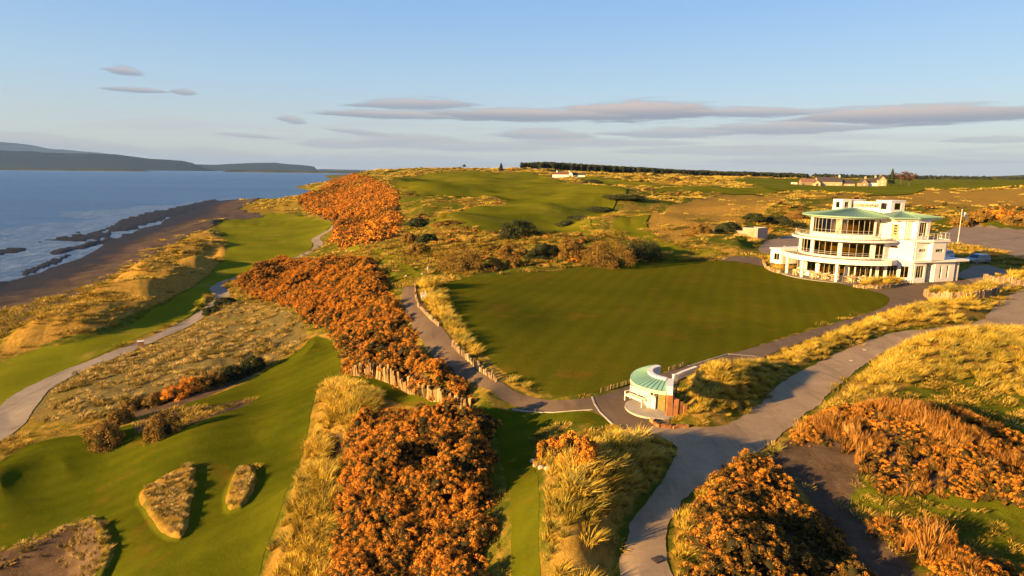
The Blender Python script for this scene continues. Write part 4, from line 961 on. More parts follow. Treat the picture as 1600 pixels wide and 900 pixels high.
M_white = simple('white_render', (.80, .76, .69), .75, .25, var=.08, scale=.45, bump=.15)
M_cream = simple('cream_paint', (.74, .70, .60), .6, .3, var=.04)
M_frame = simple('pale_metal_frame', (.44, .41, .34), .45, .4, var=.05)
M_rail = simple('galvanised_rail', (.50, .50, .48), .4, .5, .4, var=.05)
M_copper = simple('verdigris_copper', (.20, .40, .31), .6, .35, var=.16, scale=.7)
M_croof = simple('weathered_copper_roof', (.155, .27, .19), .6, .3, var=.2, scale=.6)
M_copper_edge = simple('verdigris_copper_edge', (.20, .34, .24), .6, .35, var=.1)
M_deck = simple('terrace_paving', (.24, .22, .17), .9, .2, var=.15)
M_wood = simple('weathered_timber', (.33, .23, .13), .85, .15, var=.35, scale=2.5, bump=.5)
M_sleeper = simple('rust_brown_sleeper', (.34, .15, .06), .8, .2, var=.4, scale=2.5, bump=.5)
M_teak = simple('golden_teak', (.55, .38, .19), .6, .3, var=.15)
M_dark = simple('dark_interior', (.10, .08, .06), .9, .1, var=.3)
M_warm = simple('interior_lining', (.50, .38, .18), .9, .1, var=.3, scale=.6)
M_slate = simple('slate_roof', (.075, .06, .058), .7, .3, var=.25)
M_tileroof = simple('brown_tile_roof', (.17, .09, .06), .8, .2, var=.3)
M_stone = simple('honey_stone_wall', (.44, .32, .19), .9, .2, var=.3, scale=1.2)
M_brick = simple('pinkish_block_wall', (.46, .32, .24), .9, .2, var=.12)
M_concrete = simple('pale_concrete', (.42, .37, .31), .9, .2, var=.12)
M_black = simple('black_rubber', (.02, .02, .02), .7, .3, var=.1)
M_olive = simple('olive_door_paint', (.17, .145, .04), .5, .3, var=.08)
def m_glass():
    m, nb, bs = mat_new('window_glass')
    nb.n.remove(bs)
    gl = nb.new('ShaderNodeBsdfGlossy'); gl.inputs['Roughness'].default_value = .03; gl.inputs['Color'].default_value = (.9, .9, .9, 1)
    tr = nb.new('ShaderNodeBsdfTransparent'); tr.inputs[0].default_value = (.62, .56, .36, 1)
    fr = nb.new('ShaderNodeFresnel'); fr.inputs[0].default_value = 1.9
    mx = nb.new('ShaderNodeMixShader'); nb.l.new(fr.outputs[0], mx.inputs[0]); nb.l.new(tr.outputs[0], mx.inputs[1]); nb.l.new(gl.outputs[0], mx.inputs[2])
    nb.l.new(mx.outputs[0], nb.n['Material Output'].inputs[0]); return m
M_glass = m_glass()

def window(parent, P, z0, z1, cols=2, transom=None, fr=.038, depth=.10, mat=None):
    """framed window along the plan polyline P, with its mullions; the glass is its child"""
    f = MB(); g = MB()
    P = [Vector(p) for p in P]
    L = [0]
    for i in range(1, len(P)): L.append(L[-1] + (P[i] - P[i - 1]).length)
    def at(t):
        t = min(max(t, 0), L[-1])
        for i in range(1, len(P)):
            if t <= L[i] + 1e-9: return P[i - 1].lerp(P[i], (t - L[i - 1]) / max(L[i] - L[i - 1], 1e-9))
        return P[-1]
    pts_ = [at(L[-1] * i / cols) for i in range(cols + 1)]
    f.ribbon(pts_, depth, z0, z0 + fr); f.ribbon(pts_, depth, z1 - fr, z1)
    if transom: f.ribbon(pts_, depth * .8, transom - fr * .35, transom + fr * .35)
    for i, p in enumerate(pts_):
        a = pts_[max(i - 1, 0)]; b = pts_[min(i + 1, cols)]; d = (b - a).normalized(); q = p
        if i == 0: q = p + d * fr / 2
        if i == cols: q = p - d * fr / 2
        f.box((q.x, q.y, (z0 + z1) / 2), (fr, depth * 1.1, z1 - z0 - 2 * fr - .004), math.atan2(d.y, d.x))
    g.ribbon(pts_, .012, z0 + fr * .9, z1 - fr * .9)
    o = f.build('window', mat or M_frame, parent)
    g.build('pane', M_glass, o)
    return o
def wall_run(mb, A, B, z0, z1, t, ops):
    """straight wall A-B with openings (s0, s1, sill, head) left open"""
    A, B = Vector(A), Vector(B); d = (B - A).normalized(); n = Vector((-d.y, d.x)) * t / 2; L = (B - A).length
    def blk(s0, s1, a, b):
        if s1 - s0 < .005 or b - a < .005: return
        p, q = A + d * s0, A + d * s1
        mb.prism([p - n, q - n, q + n, p + n], a, b)
    s = 0
    for o0, o1, sl, hd in ops:
        blk(s, o0, z0, z1); blk(o0, o1, z0, sl); blk(o0, o1, hd, z1); s = o1
    blk(s, L, z0, z1)
    return lambda s: tuple(A + d * s)
def curved_wall(mb, cx, cy, r, t, z0, z1, segs):
    """segs: (a0, a1, sill or None, head) in degrees; None = solid"""
    for a0, a1, sl, hd in segs:
        n = max(1, int((a1 - a0) / 5)); P = arc(cx, cy, r, a0, a1, n)
        if sl is None: mb.ribbon(P, t, z0, z1)
        else:
            if sl > z0: mb.ribbon(P, t, z0, sl)
            if hd < z1: mb.ribbon(P, t, hd, z1)

# ============ the clubhouse ============
CX, CY = 50.0, 93.6
club = empty('clubhouse', (CX, CY, 0), 0, 'three storey white modernist clubhouse with curved balconies and green copper roofs beside the practice ground', 'clubhouse')
off = Matrix.Translation((-CX, -CY, 0))
def fin(mb, name, mat, parent=club, smooth=False):
    o = mb.build(name, mat, parent, smooth)
    if parent is club: o.matrix_parent_inverse = off
    return o
_w = window
def cwin(P, z0, z1, cols=2, transom=None, **k):
    o = _w(club, P, z0, z1, cols, transom, **k); o.matrix_parent_inverse = off; return o
Z1, Z2, Z3 = 3.2, 5.95, 9.0
u = Vector((math.cos(rad(18)), math.sin(rad(18)))); v = Vector((-u.y, u.x))
P1 = Vector((55.5, 86.1))
Pw = P1 + u * 9.0
# --- ground floor
RG = 6.3
mb = MB()
gsegs = [(150, 164, None, 0), (164, 176, .85, 2.45), (176, 181, None, 0), (181, 187, .2, 2.4), (187, 191, None, 0), (191, 207, .75, 2.45), (207, 212, None, 0), (212, 243, .75, 2.5), (243, 248, None, 0), (248, 280, .7, 2.5), (280, 284, None, 0)]
curved_wall(mb, CX, CY, RG, .28, 0, Z1 - .62, gsegs)
fin(mb, 'wall', M_white)
for a0, a1, sl, hd in gsegs:
    if sl is not None: cwin(arc(CX, CY, RG, a0 + .3, a1 - .3, 12), sl + .01, hd - .01, max(2, int((a1 - a0) / 6)), hd - .45 if a1 - a0 > 20 else None)
A0 = Vector(arc(CX, CY, RG, 284, 284, 1)[0])
mb = MB(); L0 = (P1 - A0).length; d0 = (P1 - A0).normalized()
f0 = wall_run(mb, A0, P1, 0, Z1 - .30, .28, [(.10, .75, .1, 2.4), (1.1, 2.35, .75, 2.4), (2.75, L0 - .45, .75, 2.4)])
fin(mb, 'wall', M_white)
cwin([f0(.11), f0(.74)], .11, 2.39, 1); cwin([f0(1.11), f0(2.34)], .76, 2.39, 3); cwin([f0(2.76), f0(L0 - .46)], .76, 2.39, 2)
mb = MB(); f1 = wall_run(mb, P1 + u * .16, P1 + u * 2.35, 0, Z1 - .30, .28, [(.35, 1.85, .75, 2.4)])
fin(mb, 'wall', M_white); cwin([f1(.36), f1(1.84)], .76, 2.39, 3)
# recessed entrance and wing
E0 = P1 + u * 2.35
mb = MB(); wall_run(mb, E0 + v * .14, E0 + v * 1.5, 0, Z1 - .30, .24, []); f2 = wall_run(mb, E0 + v * 1.6, E0 + v * 1.6 + u * 1.3, 0, Z1 - .30, .22, [(.45, 1.15, 0, 2.2)])
E1 = E0 + u * 1.4; wall_run(mb, E1 - v * .1, E1 + v * 1.5, 0, Z1 - .30, .24, [])
f3 = wall_run(mb, E1 + u * .13 - v * .10, E1 + u * 3.9 - v * .10, 0, Z1 - .30, .28, [(.95, 1.35, .55, 2.35), (2.25, 2.65, .55, 2.35)])
fin(mb, 'wall', M_white)
for s_ in (.96, 2.26): cwin([f3(s_), f3(s_ + .38)], .56, 2.34, 1)
d_o = MB(); p, q = Vector(f2(.47)), Vector(f2(1.13)); d_o.ribbon([p, q], .06, .02, 2.18); door = fin(d_o, 'door', M_olive)
hb_ = MB(); hp = p.lerp(q, .15) - v * .07; hb_.bar((hp.x, hp.y, 1.0), (hp.x, hp.y, 1.25), .02); hh = fin(hb_, 'handle', M_rail, door)
mb = MB(); W4 = E1 + u * 4.75; mb.prism([W4 - v * .1 - u * .14, W4 - v * .1 + u * .14, W4 + v * .9 + u * .14, W4 + v * .9 - u * .14], 0, Z1 - .30); fin(mb, 'column', M_white)
mb = MB(); X0 = E1 + u * 3.9 + v * .05; wall_run(mb, X0, X0 + v * 6, 0, Z1 - .30, .28, [])
B0_ = Vector((CX - 4.6, CY + 6)); wall_run(mb, X0 + v * 6, (CX + 2, CY + 8.5), 0, Z1 - .30, .28, []); wall_run(mb, (CX + 2, CY + 8.5), arc(CX, CY, RG, 150, 150, 1)[0], 0, Z1 - .62, .28, [])
fin(mb, 'wall', M_white)
# entrance canopy (flat roof over the wing)
T0_ = A0 + d0 * 1.0
can = [tuple(P1 - u * .25 - v * .30), tuple(P1 + u * 7.0 - v * .75), tuple(P1 + u * 9.6 - v * .75), tuple(P1 + u * 9.6 + v * 3.6), tuple(P1 + u * 7.6 + v * 4.6), tuple(X0 + v * 6), (CX + 2.2, CY + 8.6), (CX + 3.5, CY), tuple(A0 + v * .2)]
mb = MB(); mb.prism(can, Z1 - .30, Z1 - .02); fin(mb, 'canopy', M_white)
# --- balcony one: ring slab with deep fascia, columns
R1, R2b = 8.7, 7.45
def ring(mb, r0, r1, a0, a1, z0, z1, n=28):
    A_, B_ = arc(CX, CY, r0, a0, a1, n), arc(CX, CY, r1, a0, a1, n)
    for i in range(n): mb.prism([B_[i], B_[i + 1], A_[i + 1], A_[i]], z0, z1)
mb = MB(); ring(mb, 6.0, R1 - .25, 160, 283, Z1 - .32, Z1 - .05); fin(mb, 'balcony_floor', M_deck)
mb = MB(); ring(mb, R1 - .25, R1, 160, 283, Z1 - .62, Z1 + .03); fin(mb, 'fascia', M_white)
mb = MB(); q = Vector(arc(CX, CY, R1 - .13, 283, 283, 1)[0]); wall_run(mb, q, A0 + d0 * 2.2, Z1 - .62, Z1 + .03, .25, []); fin(mb, 'fascia', M_white)
for a in (176, 202, 236): 
    mb = MB(); x_, y_ = arc(CX, CY, R1 - .35, a, a, 1)[0]; mb.bar((x_, y_, 0), (x_, y_, Z1 - .62), .21, 14); fin(mb, 'column', M_white, smooth=False)
for a in (254, 272):
    mb = MB(); x_, y_ = arc(CX, CY, R1 - 2.0, a, a, 1)[0]; mb.bar((x_, y_, 0), (x_, y_, Z1 - .62), .10, 10); fin(mb, 'column', M_white)
# left back wing box at first level with its window
q0 = Vector((CX - 8.1, CY + 3.4)); 
mb = MB(); wv = (-.35, .94); dd = Vector(wv).normalized(); ff = wall_run(mb, q0, q0 + dd * 2.2, 1.0, Z1 + .0, .22, [(.35, 1.5, 1.55, 2.6)]); nn = Vector((dd.y, -dd.x))
wall_run(mb, q0 + dd * 2.2, q0 + dd * 2.2 + nn * 6, 1.0, Z1, .22, []); wall_run(mb, q0 + nn * .12, q0 + nn * 3, 1.0, Z1, .22, [])
mb.prism([tuple(q0 + dd * .1 + nn * .1), tuple(q0 + nn * 5.5 + dd * .1), tuple(q0 + nn * 5.5 + dd * 2.1), tuple(q0 + dd * 2.1 + nn * .1)], 1.0, 1.2)
mb.prism([tuple(q0 - nn * .2 - dd * .1), tuple(q0 + nn * 5.5 - dd * .1), tuple(q0 + nn * 5.5 + dd * 2.4), tuple(q0 + dd * 2.4 - nn * .2)][::1], Z1, Z1 + .16)
fin(mb, 'wall', M_white); cwin([ff(.36), ff(1.49)], 1.56, 2.59, 2)
mb = MB(); mb.prism([tuple(q0 + nn * 2 + dd * .3), tuple(q0 + nn * 5.5 + dd * .3), tuple(q0 + nn * 5.5 + dd * 1.9), tuple(q0 + nn * 2 + dd * 1.9)], 0, 1.0); fin(mb, 'wall', M_dark)
# --- first floor
RW = 6.35
mb = MB()
s1 = [(140, 168, None, 0), (168, 172, None, 0), (172, 196, 3.42, 5.4), (196, 201, None, 0), (201, 233, 3.42, 5.4), (233, 237, None, 0), (237, 270, 3.42, 5.4), (270, 276, None, 0), (276, 289, 3.25, 5.35), (289, 300, None, 0)]
curved_wall(mb, CX, CY, RW, .28, Z1 - .02, Z2 - .34, s1)
fin(mb, 'wall', M_white)
for a0, a1, sl, hd in s1:
    if sl is not None: cwin(arc(CX, CY, RW, a0 + .3, a1 - .3, 12), sl + .01, hd - .01, 2 if a1 - a0 < 15 else (3 if a1 - a0 < 28 else 4), sl + .55)
# block right of the curve
B1 = P1 + u * .15 + v * .25; B0 = Vector(arc(CX, CY, RW, 298, 298, 1)[0])
B2 = B1 + u * 2.4; B3 = B2 - v * .75; B4 = B3 + u * 2.3
mb = MB(); dB = (B1 - B0); LB = dB.length
f4 = wall_run(mb, B0, B1, Z1 - .018, Z2 - .02, .28, [(.25, min(1.15, LB - .5), 4.75, 5.05)])
f5 = wall_run(mb, B1 + u * .14, B2, Z1 - .018, Z2 - .02, .28, [(.65, 2.0, 4.35, 4.75)])
wall_run(mb, B2 + v * .10, B3 + v * .14, Z1 - .018, Z2 - .02, .26, [])
f6 = wall_run(mb, B3 - u * .13, B4, Z1 - .018, Z2 - .02, .28, [(.65, 2.1, 4.35, 4.75)])
cc_ = arc((B4 + v * .5).x, (B4 + v * .5).y, .5, -72, 18, 5); mb.ribbon(cc_, .28, Z1 - .018, Z2 - .02)
wall_run(mb, B4 + v * .5 + u * .5, B4 + v * 6 + u * .5, Z1 - .018, Z2 - .02, .28, []); wall_run(mb, B4 + v * 6 + u * .5, (CX + 1, CY + 7.5), Z1 - .018, Z2 - .02, .28, []); wall_run(mb, (CX + 1, CY + 7.5), arc(CX, CY, RW, 141, 141, 1)[0], Z1 - .018, Z2 - .02, .28, [])
fin(mb, 'wall', M_white)
cwin([f4(.26), f4(min(1.14, LB - .51))], 4.76, 5.04, 1, fr=.03); cwin([f5(.66), f5(1.99)], 4.36, 4.74, 3, fr=.03); cwin([f6(.66), f6(2.09)], 4.36, 4.74, 3, fr=.03)
# --- balcony two
mb = MB(); ring(mb, 4.6, R2b, 145, 297, Z2 - .32, Z2 - .04); 
mb.prism([tuple(Vector(arc(CX, CY, 4.6, 297, 297, 1)[0])), tuple(B0), tuple(B1 - v * .12), tuple(B2 - v * .12), tuple(B3 - v * .12), tuple(B4 + u * .6 - v * .1), tuple(B4 + u * .75 + v * 5.8), (CX + 1.2, CY + 7.3), (CX - 3, CY + 4)], Z2 - .018, Z2 + .05)
fin(mb, 'balcony_floor', M_deck)
mb = MB(); ring(mb, R2b, R2b + .14, 145, 297, Z2 - .36, Z2 - .12); fin(mb, 'fascia', M_white)
mb = MB(); ring(mb, R2b - .75, R2b - .6, 145, 297, Z2 - .04, Z2 + .18); fin(mb, 'kerb', M_white)
mb = MB(); ed = [Vector(arc(CX, CY, R2b + .07, 297, 297, 1)[0]), B1 - v * .2 - u * .1, B3 - v * .22 - u * .2, B4 - v * .22 + u * .55, B4 + u * .85 + v * .6, B4 + u * .85 + v * 5.9]
for a, b in zip(ed[1:], ed[2:]): wall_run(mb, a, b, Z2 - .20, Z2 + .12, .16, [])
fin(mb, 'fascia', M_white)
# --- second floor
R3 = 5.0
mb = MB(); s2 = [(135, 168, None, 0), (168, 174, None, 0), (174, 282, 6.42, 8.6), (282, 285, None, 0), (285, 294, 6.3, 8.6), (294, 300, None, 0)]
curved_wall(mb, CX, CY, R3, .26, Z2 - .04, Z3 - .1, s2); fin(mb, 'wall', M_white)
cwin(arc(CX, CY, R3, 174.4, 281.6, 24), 6.43, 8.59, 13, 6.95); cwin(arc(CX, CY, R3, 285.3, 293.7, 3), 6.31, 8.59, 1)
D0 = Vector(arc(CX, CY, R3, 298, 298, 1)[0]); D1 = P1 + v * 1.55 - u * .35; LD = (D1 - D0).length
D2 = D1 + u * 1.15; D3 = D2 - v * .85; D4 = D3 + u * 2.2; D5 = D4 + v * .9 + u * .35; 
mb = MB()
f7 = wall_run(mb, D0, D1, Z2 + .05, Z3 - .1, .26, [(max(.4, LD - 1.6), LD - .75, Z2 + .12, 8.0)])
wall_run(mb, D1 + u * .13, D2, Z2 + .05, Z3 - .1, .26, []); wall_run(mb, D2 + v * .1, D3 + v * .13, Z2 + .05, Z3 - .1, .24, [])
f8 = wall_run(mb, D3 - u * .12, D4, Z2 + .05, Z3 - .1, .26, [(.4, 1.75, 6.5, 8.35)])
f9 = wall_run(mb, D4 + v * .13 + u * .02, D4 + v * .13 + u * .02 + (u * .55 + v * .83).normalized() * 1.6, Z2 + .05, Z3 - .1, .24, [(.3, 1.2, 6.4, 8.35)])
D6 = D4 + v * .13 + (u * .55 + v * .83).normalized() * 1.6
wall_run(mb, D6, D6 + v * 4, Z2 + .05, Z3 - .1, .24, []); wall_run(mb, D6 + v * 4, (CX + 1, CY + 5.5), Z2 + .05, Z3 - .1, .24, []); wall_run(mb, (CX + 1, CY + 5.5), arc(CX, CY, R3, 136, 136, 1)[0], Z2 + .05, Z3 - .1, .24, [])
fin(mb, 'wall', M_white)
p, q = Vector(f7(max(.4, LD - 1.6) + .02)), Vector(f7(LD - .77)); mb = MB(); mb.ribbon([p, q], .05, Z2 + .14, 7.98)
dr_ = fin(mb, 'door', M_teak); dn = (q - p).normalized(); nn_ = Vector((dn.y, -dn.x))
for k in range(4):
    gq = MB(); zc = 6.55 + k * .38; a = p.lerp(q, .25) + nn_ * .035; b = p.lerp(q, .75) + nn_ * .035; gq.ribbon([a, b], .03, zc, zc + .26); fin(gq, 'pane', M_dark, dr_)
cwin([f8(.41), f8(1.74)], 6.51, 8.34, 3); cwin([f9(.31), f9(1.19)], 6.41, 8.34, 2)
# interiors: floors, back walls and ceilings seen through the glass
mb = MB()
for z_, r_ in ((.06, RG - .2), (Z1 - .01, RW - .2), (Z2 + .0, R3 - .2)):
    mb.prism(arc(CX, CY, r_, 0, 350, 35), z_ - .04, z_ + .02)
fin(mb, 'floor', M_warm)
mb = MB()
for z0, z1, r_ in ((.1, Z1 - .66, 3.6), (Z1 + .03, Z2 - .36, 3.4), (Z2 + .04, Z3 - .12, 2.3)):
    mb.ribbon(arc(CX + .5, CY + .8, r_, 150, 300, 14), .15, z0, z1)
fin(mb, 'inner_wall', M_warm)
mb = MB()
for z_, r_ in ((Z1 - .68, RG - .2), (Z2 - .38, RW - .2), (Z3 - .14, R3 - .2)):
    mb.prism(arc(CX, CY, r_, 0, 350, 35), z_ - .03, z_)
fin(mb, 'ceiling', M_warm)
mb = MB()
for k in range(9):
    a = 178 + k * 12; x_, y_ = arc(CX, CY, R3 - 1.1, a, a, 1)[0]; mb.bar((x_, y_, Z2 + .05), (x_, y_, Z2 + .75), .05, 6); mb.bar((x_, y_, Z2 + .75), (x_, y_, Z2 + .8), .45, 10)
    a = 180 + k * 11; x_, y_ = arc(CX, CY, RW - 1.2, a, a, 1)[0]; mb.bar((x_, y_, Z1 + .05), (x_, y_, Z1 + .75), .05, 6); mb.bar((x_, y_, Z1 + .75), (x_, y_, Z1 + .8), .5, 10)
fin(mb, 'table_row', M_dark)['kind'] = 'stuff'
# --- roofs
def cone_roof(name, cx, cy, pts_, apex, z, mat):
    mb = MB(); n = len(pts_); V = [(p[0], p[1], z) for p in pts_] + [apex]; mb.add(V, [(i, i + 1, n) for i in range(n - 1)]); return mb
outer = arc(CX, CY, 6.35, 150, 297, 40)
apexP = (CX + 1.1, CY + .9, 9.95)
inner = arc(CX + 1.1, CY + .9, .25, 150, 297, 40)
mb = MB(); n = 40
V = [(p[0], p[1], Z3) for p in outer] + [(p[0], p[1], 9.95) for p in inner]
mb.add(V, [(i, i + 1, n + 2 + i, n + 1 + i) for i in range(n)])
bk = (CX + 1.1, CY + 6.4)
mb.add([(outer[0][0], outer[0][1], Z3), (inner[0][0], inner[0][1], 9.95), (inner[-1][0], inner[-1][1], 9.95), (outer[-1][0], outer[-1][1], Z3), (CX + 7.2, CY + 1.2, Z3), (CX + 6.5, CY + 5.8, Z3), (CX - 3.5, CY + 6.3, Z3)],
       [(0, 1, 6), (1, 5, 6), (1, 2, 5), (2, 4, 5), (2, 3, 4)])
roof = fin(mb, 'roof', M_croof)
sm = MB()
for i in range(0, 41):
    sm.bar((outer[i][0], outer[i][1], Z3 + .03), (inner[i][0], inner[i][1], 9.98), .028, 4)
fin(sm, 'seam', M_copper_edge, roof)['kind'] = 'stuff'
mb = MB(); mb.ribbon(outer, .10, Z3 - .14, Z3 + .05); mb.ribbon([outer[0], (CX - 3.5, CY + 6.3), (CX + 6.5, CY + 5.8)], .1, Z3 - .14, Z3 + .05); fin(mb, 'eaves', M_copper_edge)
mb = MB(); mb.prism(arc(CX, CY, 6.2, 150, 297, 30) + [(CX + 6, CY + 5), (CX - 3.3, CY + 6)], Z3 - .13, Z3 - .03); fin(mb, 'soffit', M_white)
mb = MB(); mb.prism(arc(CX, CY, 5.75, 150, 297, 30) + [(CX + 5.5, CY + 4.6), (CX - 3.0, CY + 5.6)], Z3 - .34, Z3 - .135); fin(mb, 'lintel', M_white)
# right pavilion roof
e = [D0 - v * .6 - u * .1, D1 + u * .25 - v * .8, D3 - v * .65 - u * .1, D4 + u * 2.6 - v * .35, D6 + v * 4 + u * 1.2, D0 + v * 6 + u * 1]
e = [P1 + v * .15 - u * 2.6 + v * 1.6, P1 + u * .55 - v * .15 + v * .35, P1 + u * 5.3 + v * .4 + v * .3, P1 + u * 5.6 + v * 6.5, P1 - u * 1 + v * 7.5]
ap = P1 + u * 1.0 + v * 3.6; ZR = Z3 + .02
mb = MB(); mb.add([(p.x, p.y, ZR) for p in e] + [(ap.x, ap.y, 9.75)], [(i, (i + 1) % 5, 5) for i in range(5)]); rf2 = fin(mb, 'roof', M_croof)
sm = MB()
for i in (0, 1, 2):
    a, b = e[i], e[(i + 1) % 5]; sm.bar((a.x, a.y, ZR + .02), (ap.x, ap.y, 9.78), .05, 4)
    for k in range(1, 7):
        q_ = a.lerp(b, k / 7); t_ = .5; w_ = q_.lerp(ap, min(1, .95 * (1 - abs(k / 7 - .5)))); zz = ZR + (9.75 - ZR) * min(1, .95 * (1 - abs(k / 7 - .5))); sm.bar((q_.x, q_.y, ZR + .02), (w_.x, w_.y, zz + .02), .022, 4)
fin(sm, 'seam', M_copper_edge, rf2)['kind'] = 'stuff'
mb = MB()
for i in range(5): mb.ribbon([e[i], e[(i + 1) % 5]], .1, ZR - .18, ZR + .03)
fin(mb, 'eaves', M_copper_edge)
mb = MB(); cen = sum(e, Vector((0, 0))) / 5; mb.prism([tuple(cen + (p - cen) * .985) for p in e], ZR - .19, ZR - .08); mb.prism([tuple(cen + (p - cen) * .86) for p in e], ZR - .42, ZR - .193); fin(mb, 'soffit', M_white)
# cupolas and the glazed strip between them
def cupola(c, sx, sy, z0, z1, over, wins, slab_shift=0):
    c = Vector(c); mb = MB()
    P_ = [c - u * sx / 2 - v * sy / 2, c + u * sx / 2 - v * sy / 2, c + u * sx / 2 + v * sy / 2, c - u * sx / 2 + v * sy / 2]
    zw0, zw1 = z0 + (z1 - z0) * .42, z1 - .22
    for k in range(4):
        a, b = P_[k], P_[(k + 1) % 4]; L_ = (b - a).length; dn = (b - a).normalized()
        ops = [(L_ * .25, L_ * .75, zw0, zw1)] if k in wins else []
        g_ = wall_run(mb, a + dn * .09, b + dn * .09, z0, z1, .18, [(o[0] - .09, o[1] - .09, o[2], o[3]) for o in ops])
        if ops: cwin([g_(ops[0][0] - .08), g_(ops[0][1] - .1)], zw0 + .01, zw1 - .01, 1, fr=.04)
    fin(mb, 'cupola', M_white)
    mb = MB(); mb.prism([tuple(c + (p - c) * (1 + over) + u * slab_shift) for p in P_], z1 + .002, z1 + .14); fin(mb, 'cupola_roof', M_white)
    mb = MB(); mb.prism([tuple(c + (p - c) * .8) for p in P_], z0, zw0 - .05); fin(mb, 'cupola_floor', M_warm)
ca = Vector((CX + .4, CY + 3.2)); cb = Vector((CX + 6.6, CY - .6)) + v * 1.2
cupola(ca, 1.6, 1.6, 9.0, 11.0, .12, (0, 3)); cupola(cb, 2.5, 2.3, 8.9, 11.0, .14, (0, 1, 3))
mb = MB(); a = ca + u * 1.1; b = cb - u * 1.4 + v * .4
g_ = wall_run(mb, a, b, 9.3, 10.75, .2, [(.3, (b - a).length - .2, 10.0, 10.55)]); fin(mb, 'clerestory', M_white)
cwin([g_(.31), g_((b - a).length - .21)], 10.01, 10.54, 6)
mb = MB(); mb.prism([tuple(a - v * .3), tuple(b - v * .3), tuple(b + v * 2.2), tuple(a + v * 2.2)], 10.752, 10.87); fin(mb, 'clerestory_roof', M_white)
mb = MB(); mb.prism([tuple(ca + u * .5 - v * .6), tuple(ca + u * 4.0 - v * .6), tuple(ca + u * 4.0 + v * .9), tuple(ca + u * .5 + v * .9)], 10.95, 11.07); fin(mb, 'cupola_canopy', M_white)
# railings
def railing(P, z, h=.95, every=1.0):
    r = MB(); P = [Vector(p) for p in P]
    for zz in (z + h, z + h * .5, z + h * .18):
        for a, b in zip(P, P[1:]): r.bar((a.x, a.y, zz), (b.x, b.y, zz), .028 if zz > z + h * .9 else .014, 5)
    L_ = 0; 
    for a, b in zip(P, P[1:]):
        n_ = max(1, int(round((b - a).length / every)))
        for k in range(n_ + 1): q_ = a.lerp(b, k / n_); r.bar((q_.x, q_.y, z), (q_.x, q_.y, z + h), .022, 5)
    fin(r, 'railing', M_rail)
railing(arc(CX, CY, R2b - .35, 150, 296, 20), Z2 - .04, .85)
railing([B1 - v * .05, B3 - v * .08 - u * .1, B4 - v * .08 + u * .45, B4 + u * .7 + v * .6, B4 + u * .7 + v * 4], Z2 + .05, .95, .8)
railing(arc(CX, CY, R1 - .12, 162, 282, 18), Z1 + .03, .75)
# terrace slab under the balcony
mb = MB(); mb.prism(arc(CX, CY, R1 + .5, 165, 300, 26) + [tuple(P1 - v * .4), tuple(P1 + u * 9 - v * .8), tuple(P1 + u * 9 + v * 5), (CX + 2, CY + 8)], -.15, .05); o = mb.build('pavement', M_deck); tag(o, kind='structure')

# --- chairs and tables on the terrace
def chair_proto():
    t = empty('terrace_chair', (0, 0, 0), 0, 'golden teak chair', 'chair', 'teak chairs on the clubhouse terrace')
    m_ = MB(); m_.box((0, 0, .44), (.46, .46, .05)); m_.build('seat', M_teak, t)
    m_ = MB(); m_.box((0, .21, .72), (.46, .04, .12)); m_.box((0, .215, .9), (.46, .04, .07)); m_.box((0, .21, .58), (.46, .03, .06)); m_.build('backrest', M_teak, t)
    for sx_ in (-1, 1):
        m_ = MB(); m_.box((sx_ * .2, -.2, .21), (.05, .05, .415)); m_.build('leg', M_teak, t)
        m_ = MB(); m_.box((sx_ * .2, .21, .46), (.05, .05, .92)); m_.build('leg', M_teak, t)
        m_ = MB(); m_.box((sx_ * .25, 0, .66), (.05, .44, .04)); m_.build('armrest', M_teak, t)
    return t
ch = chair_proto(); first = True
def table_proto():
    t = empty('terrace_table', (0, 0, 0), 0, 'golden teak table', 'table', 'teak tables on the clubhouse terrace')
    m_ = MB(); m_.bar((0, 0, .70), (0, 0, .75), .5, 16); m_.build('tabletop', M_teak, t)
    m_ = MB(); m_.bar((0, 0, .05), (0, 0, .70), .05, 8); m_.build('pedestal', M_teak, t)
    m_ = MB(); m_.box((0, 0, .03), (.6, .08, .06)); m_.box((0, 0, .035), (.08, .6, .055)); m_.build('base', M_teak, t); return t
tb = table_proto()
names = ['leftmost', 'second from the left', 'third from the left', 'fourth from the left', 'fifth from the left', 'rightmost']
for k, a in enumerate((186, 211, 221, 231, 246, 258)):
    x_, y_ = arc(CX, CY, 7.55, a, a, 1)[0]; rz = rad(a + 40)
    lab = f'round teak table under the balcony edge, {names[k]} of the six'
    if k == 0: tb.location = (x_, y_, .05); tb['label'] = lab
    else: dup(tb, (x_, y_, .05), rz, lab)
    for j, s_ in enumerate((0, 90, 180)):
        ang = rad(a + 45 + s_); cx_, cy_ = x_ + .72 * math.cos(ang), y_ + .72 * math.sin(ang)
        lab = f'teak chair {("on the inner side of", "on the left side of", "on the outer side of")[j]} the {names[k]} table of the six'
        if first: ch.location = (cx_, cy_, .05); ch.rotation_euler.z = ang - math.pi / 2; ch['label'] = lab; first = False
        else: dup(ch, (cx_, cy_, .05), ang - math.pi / 2, lab)
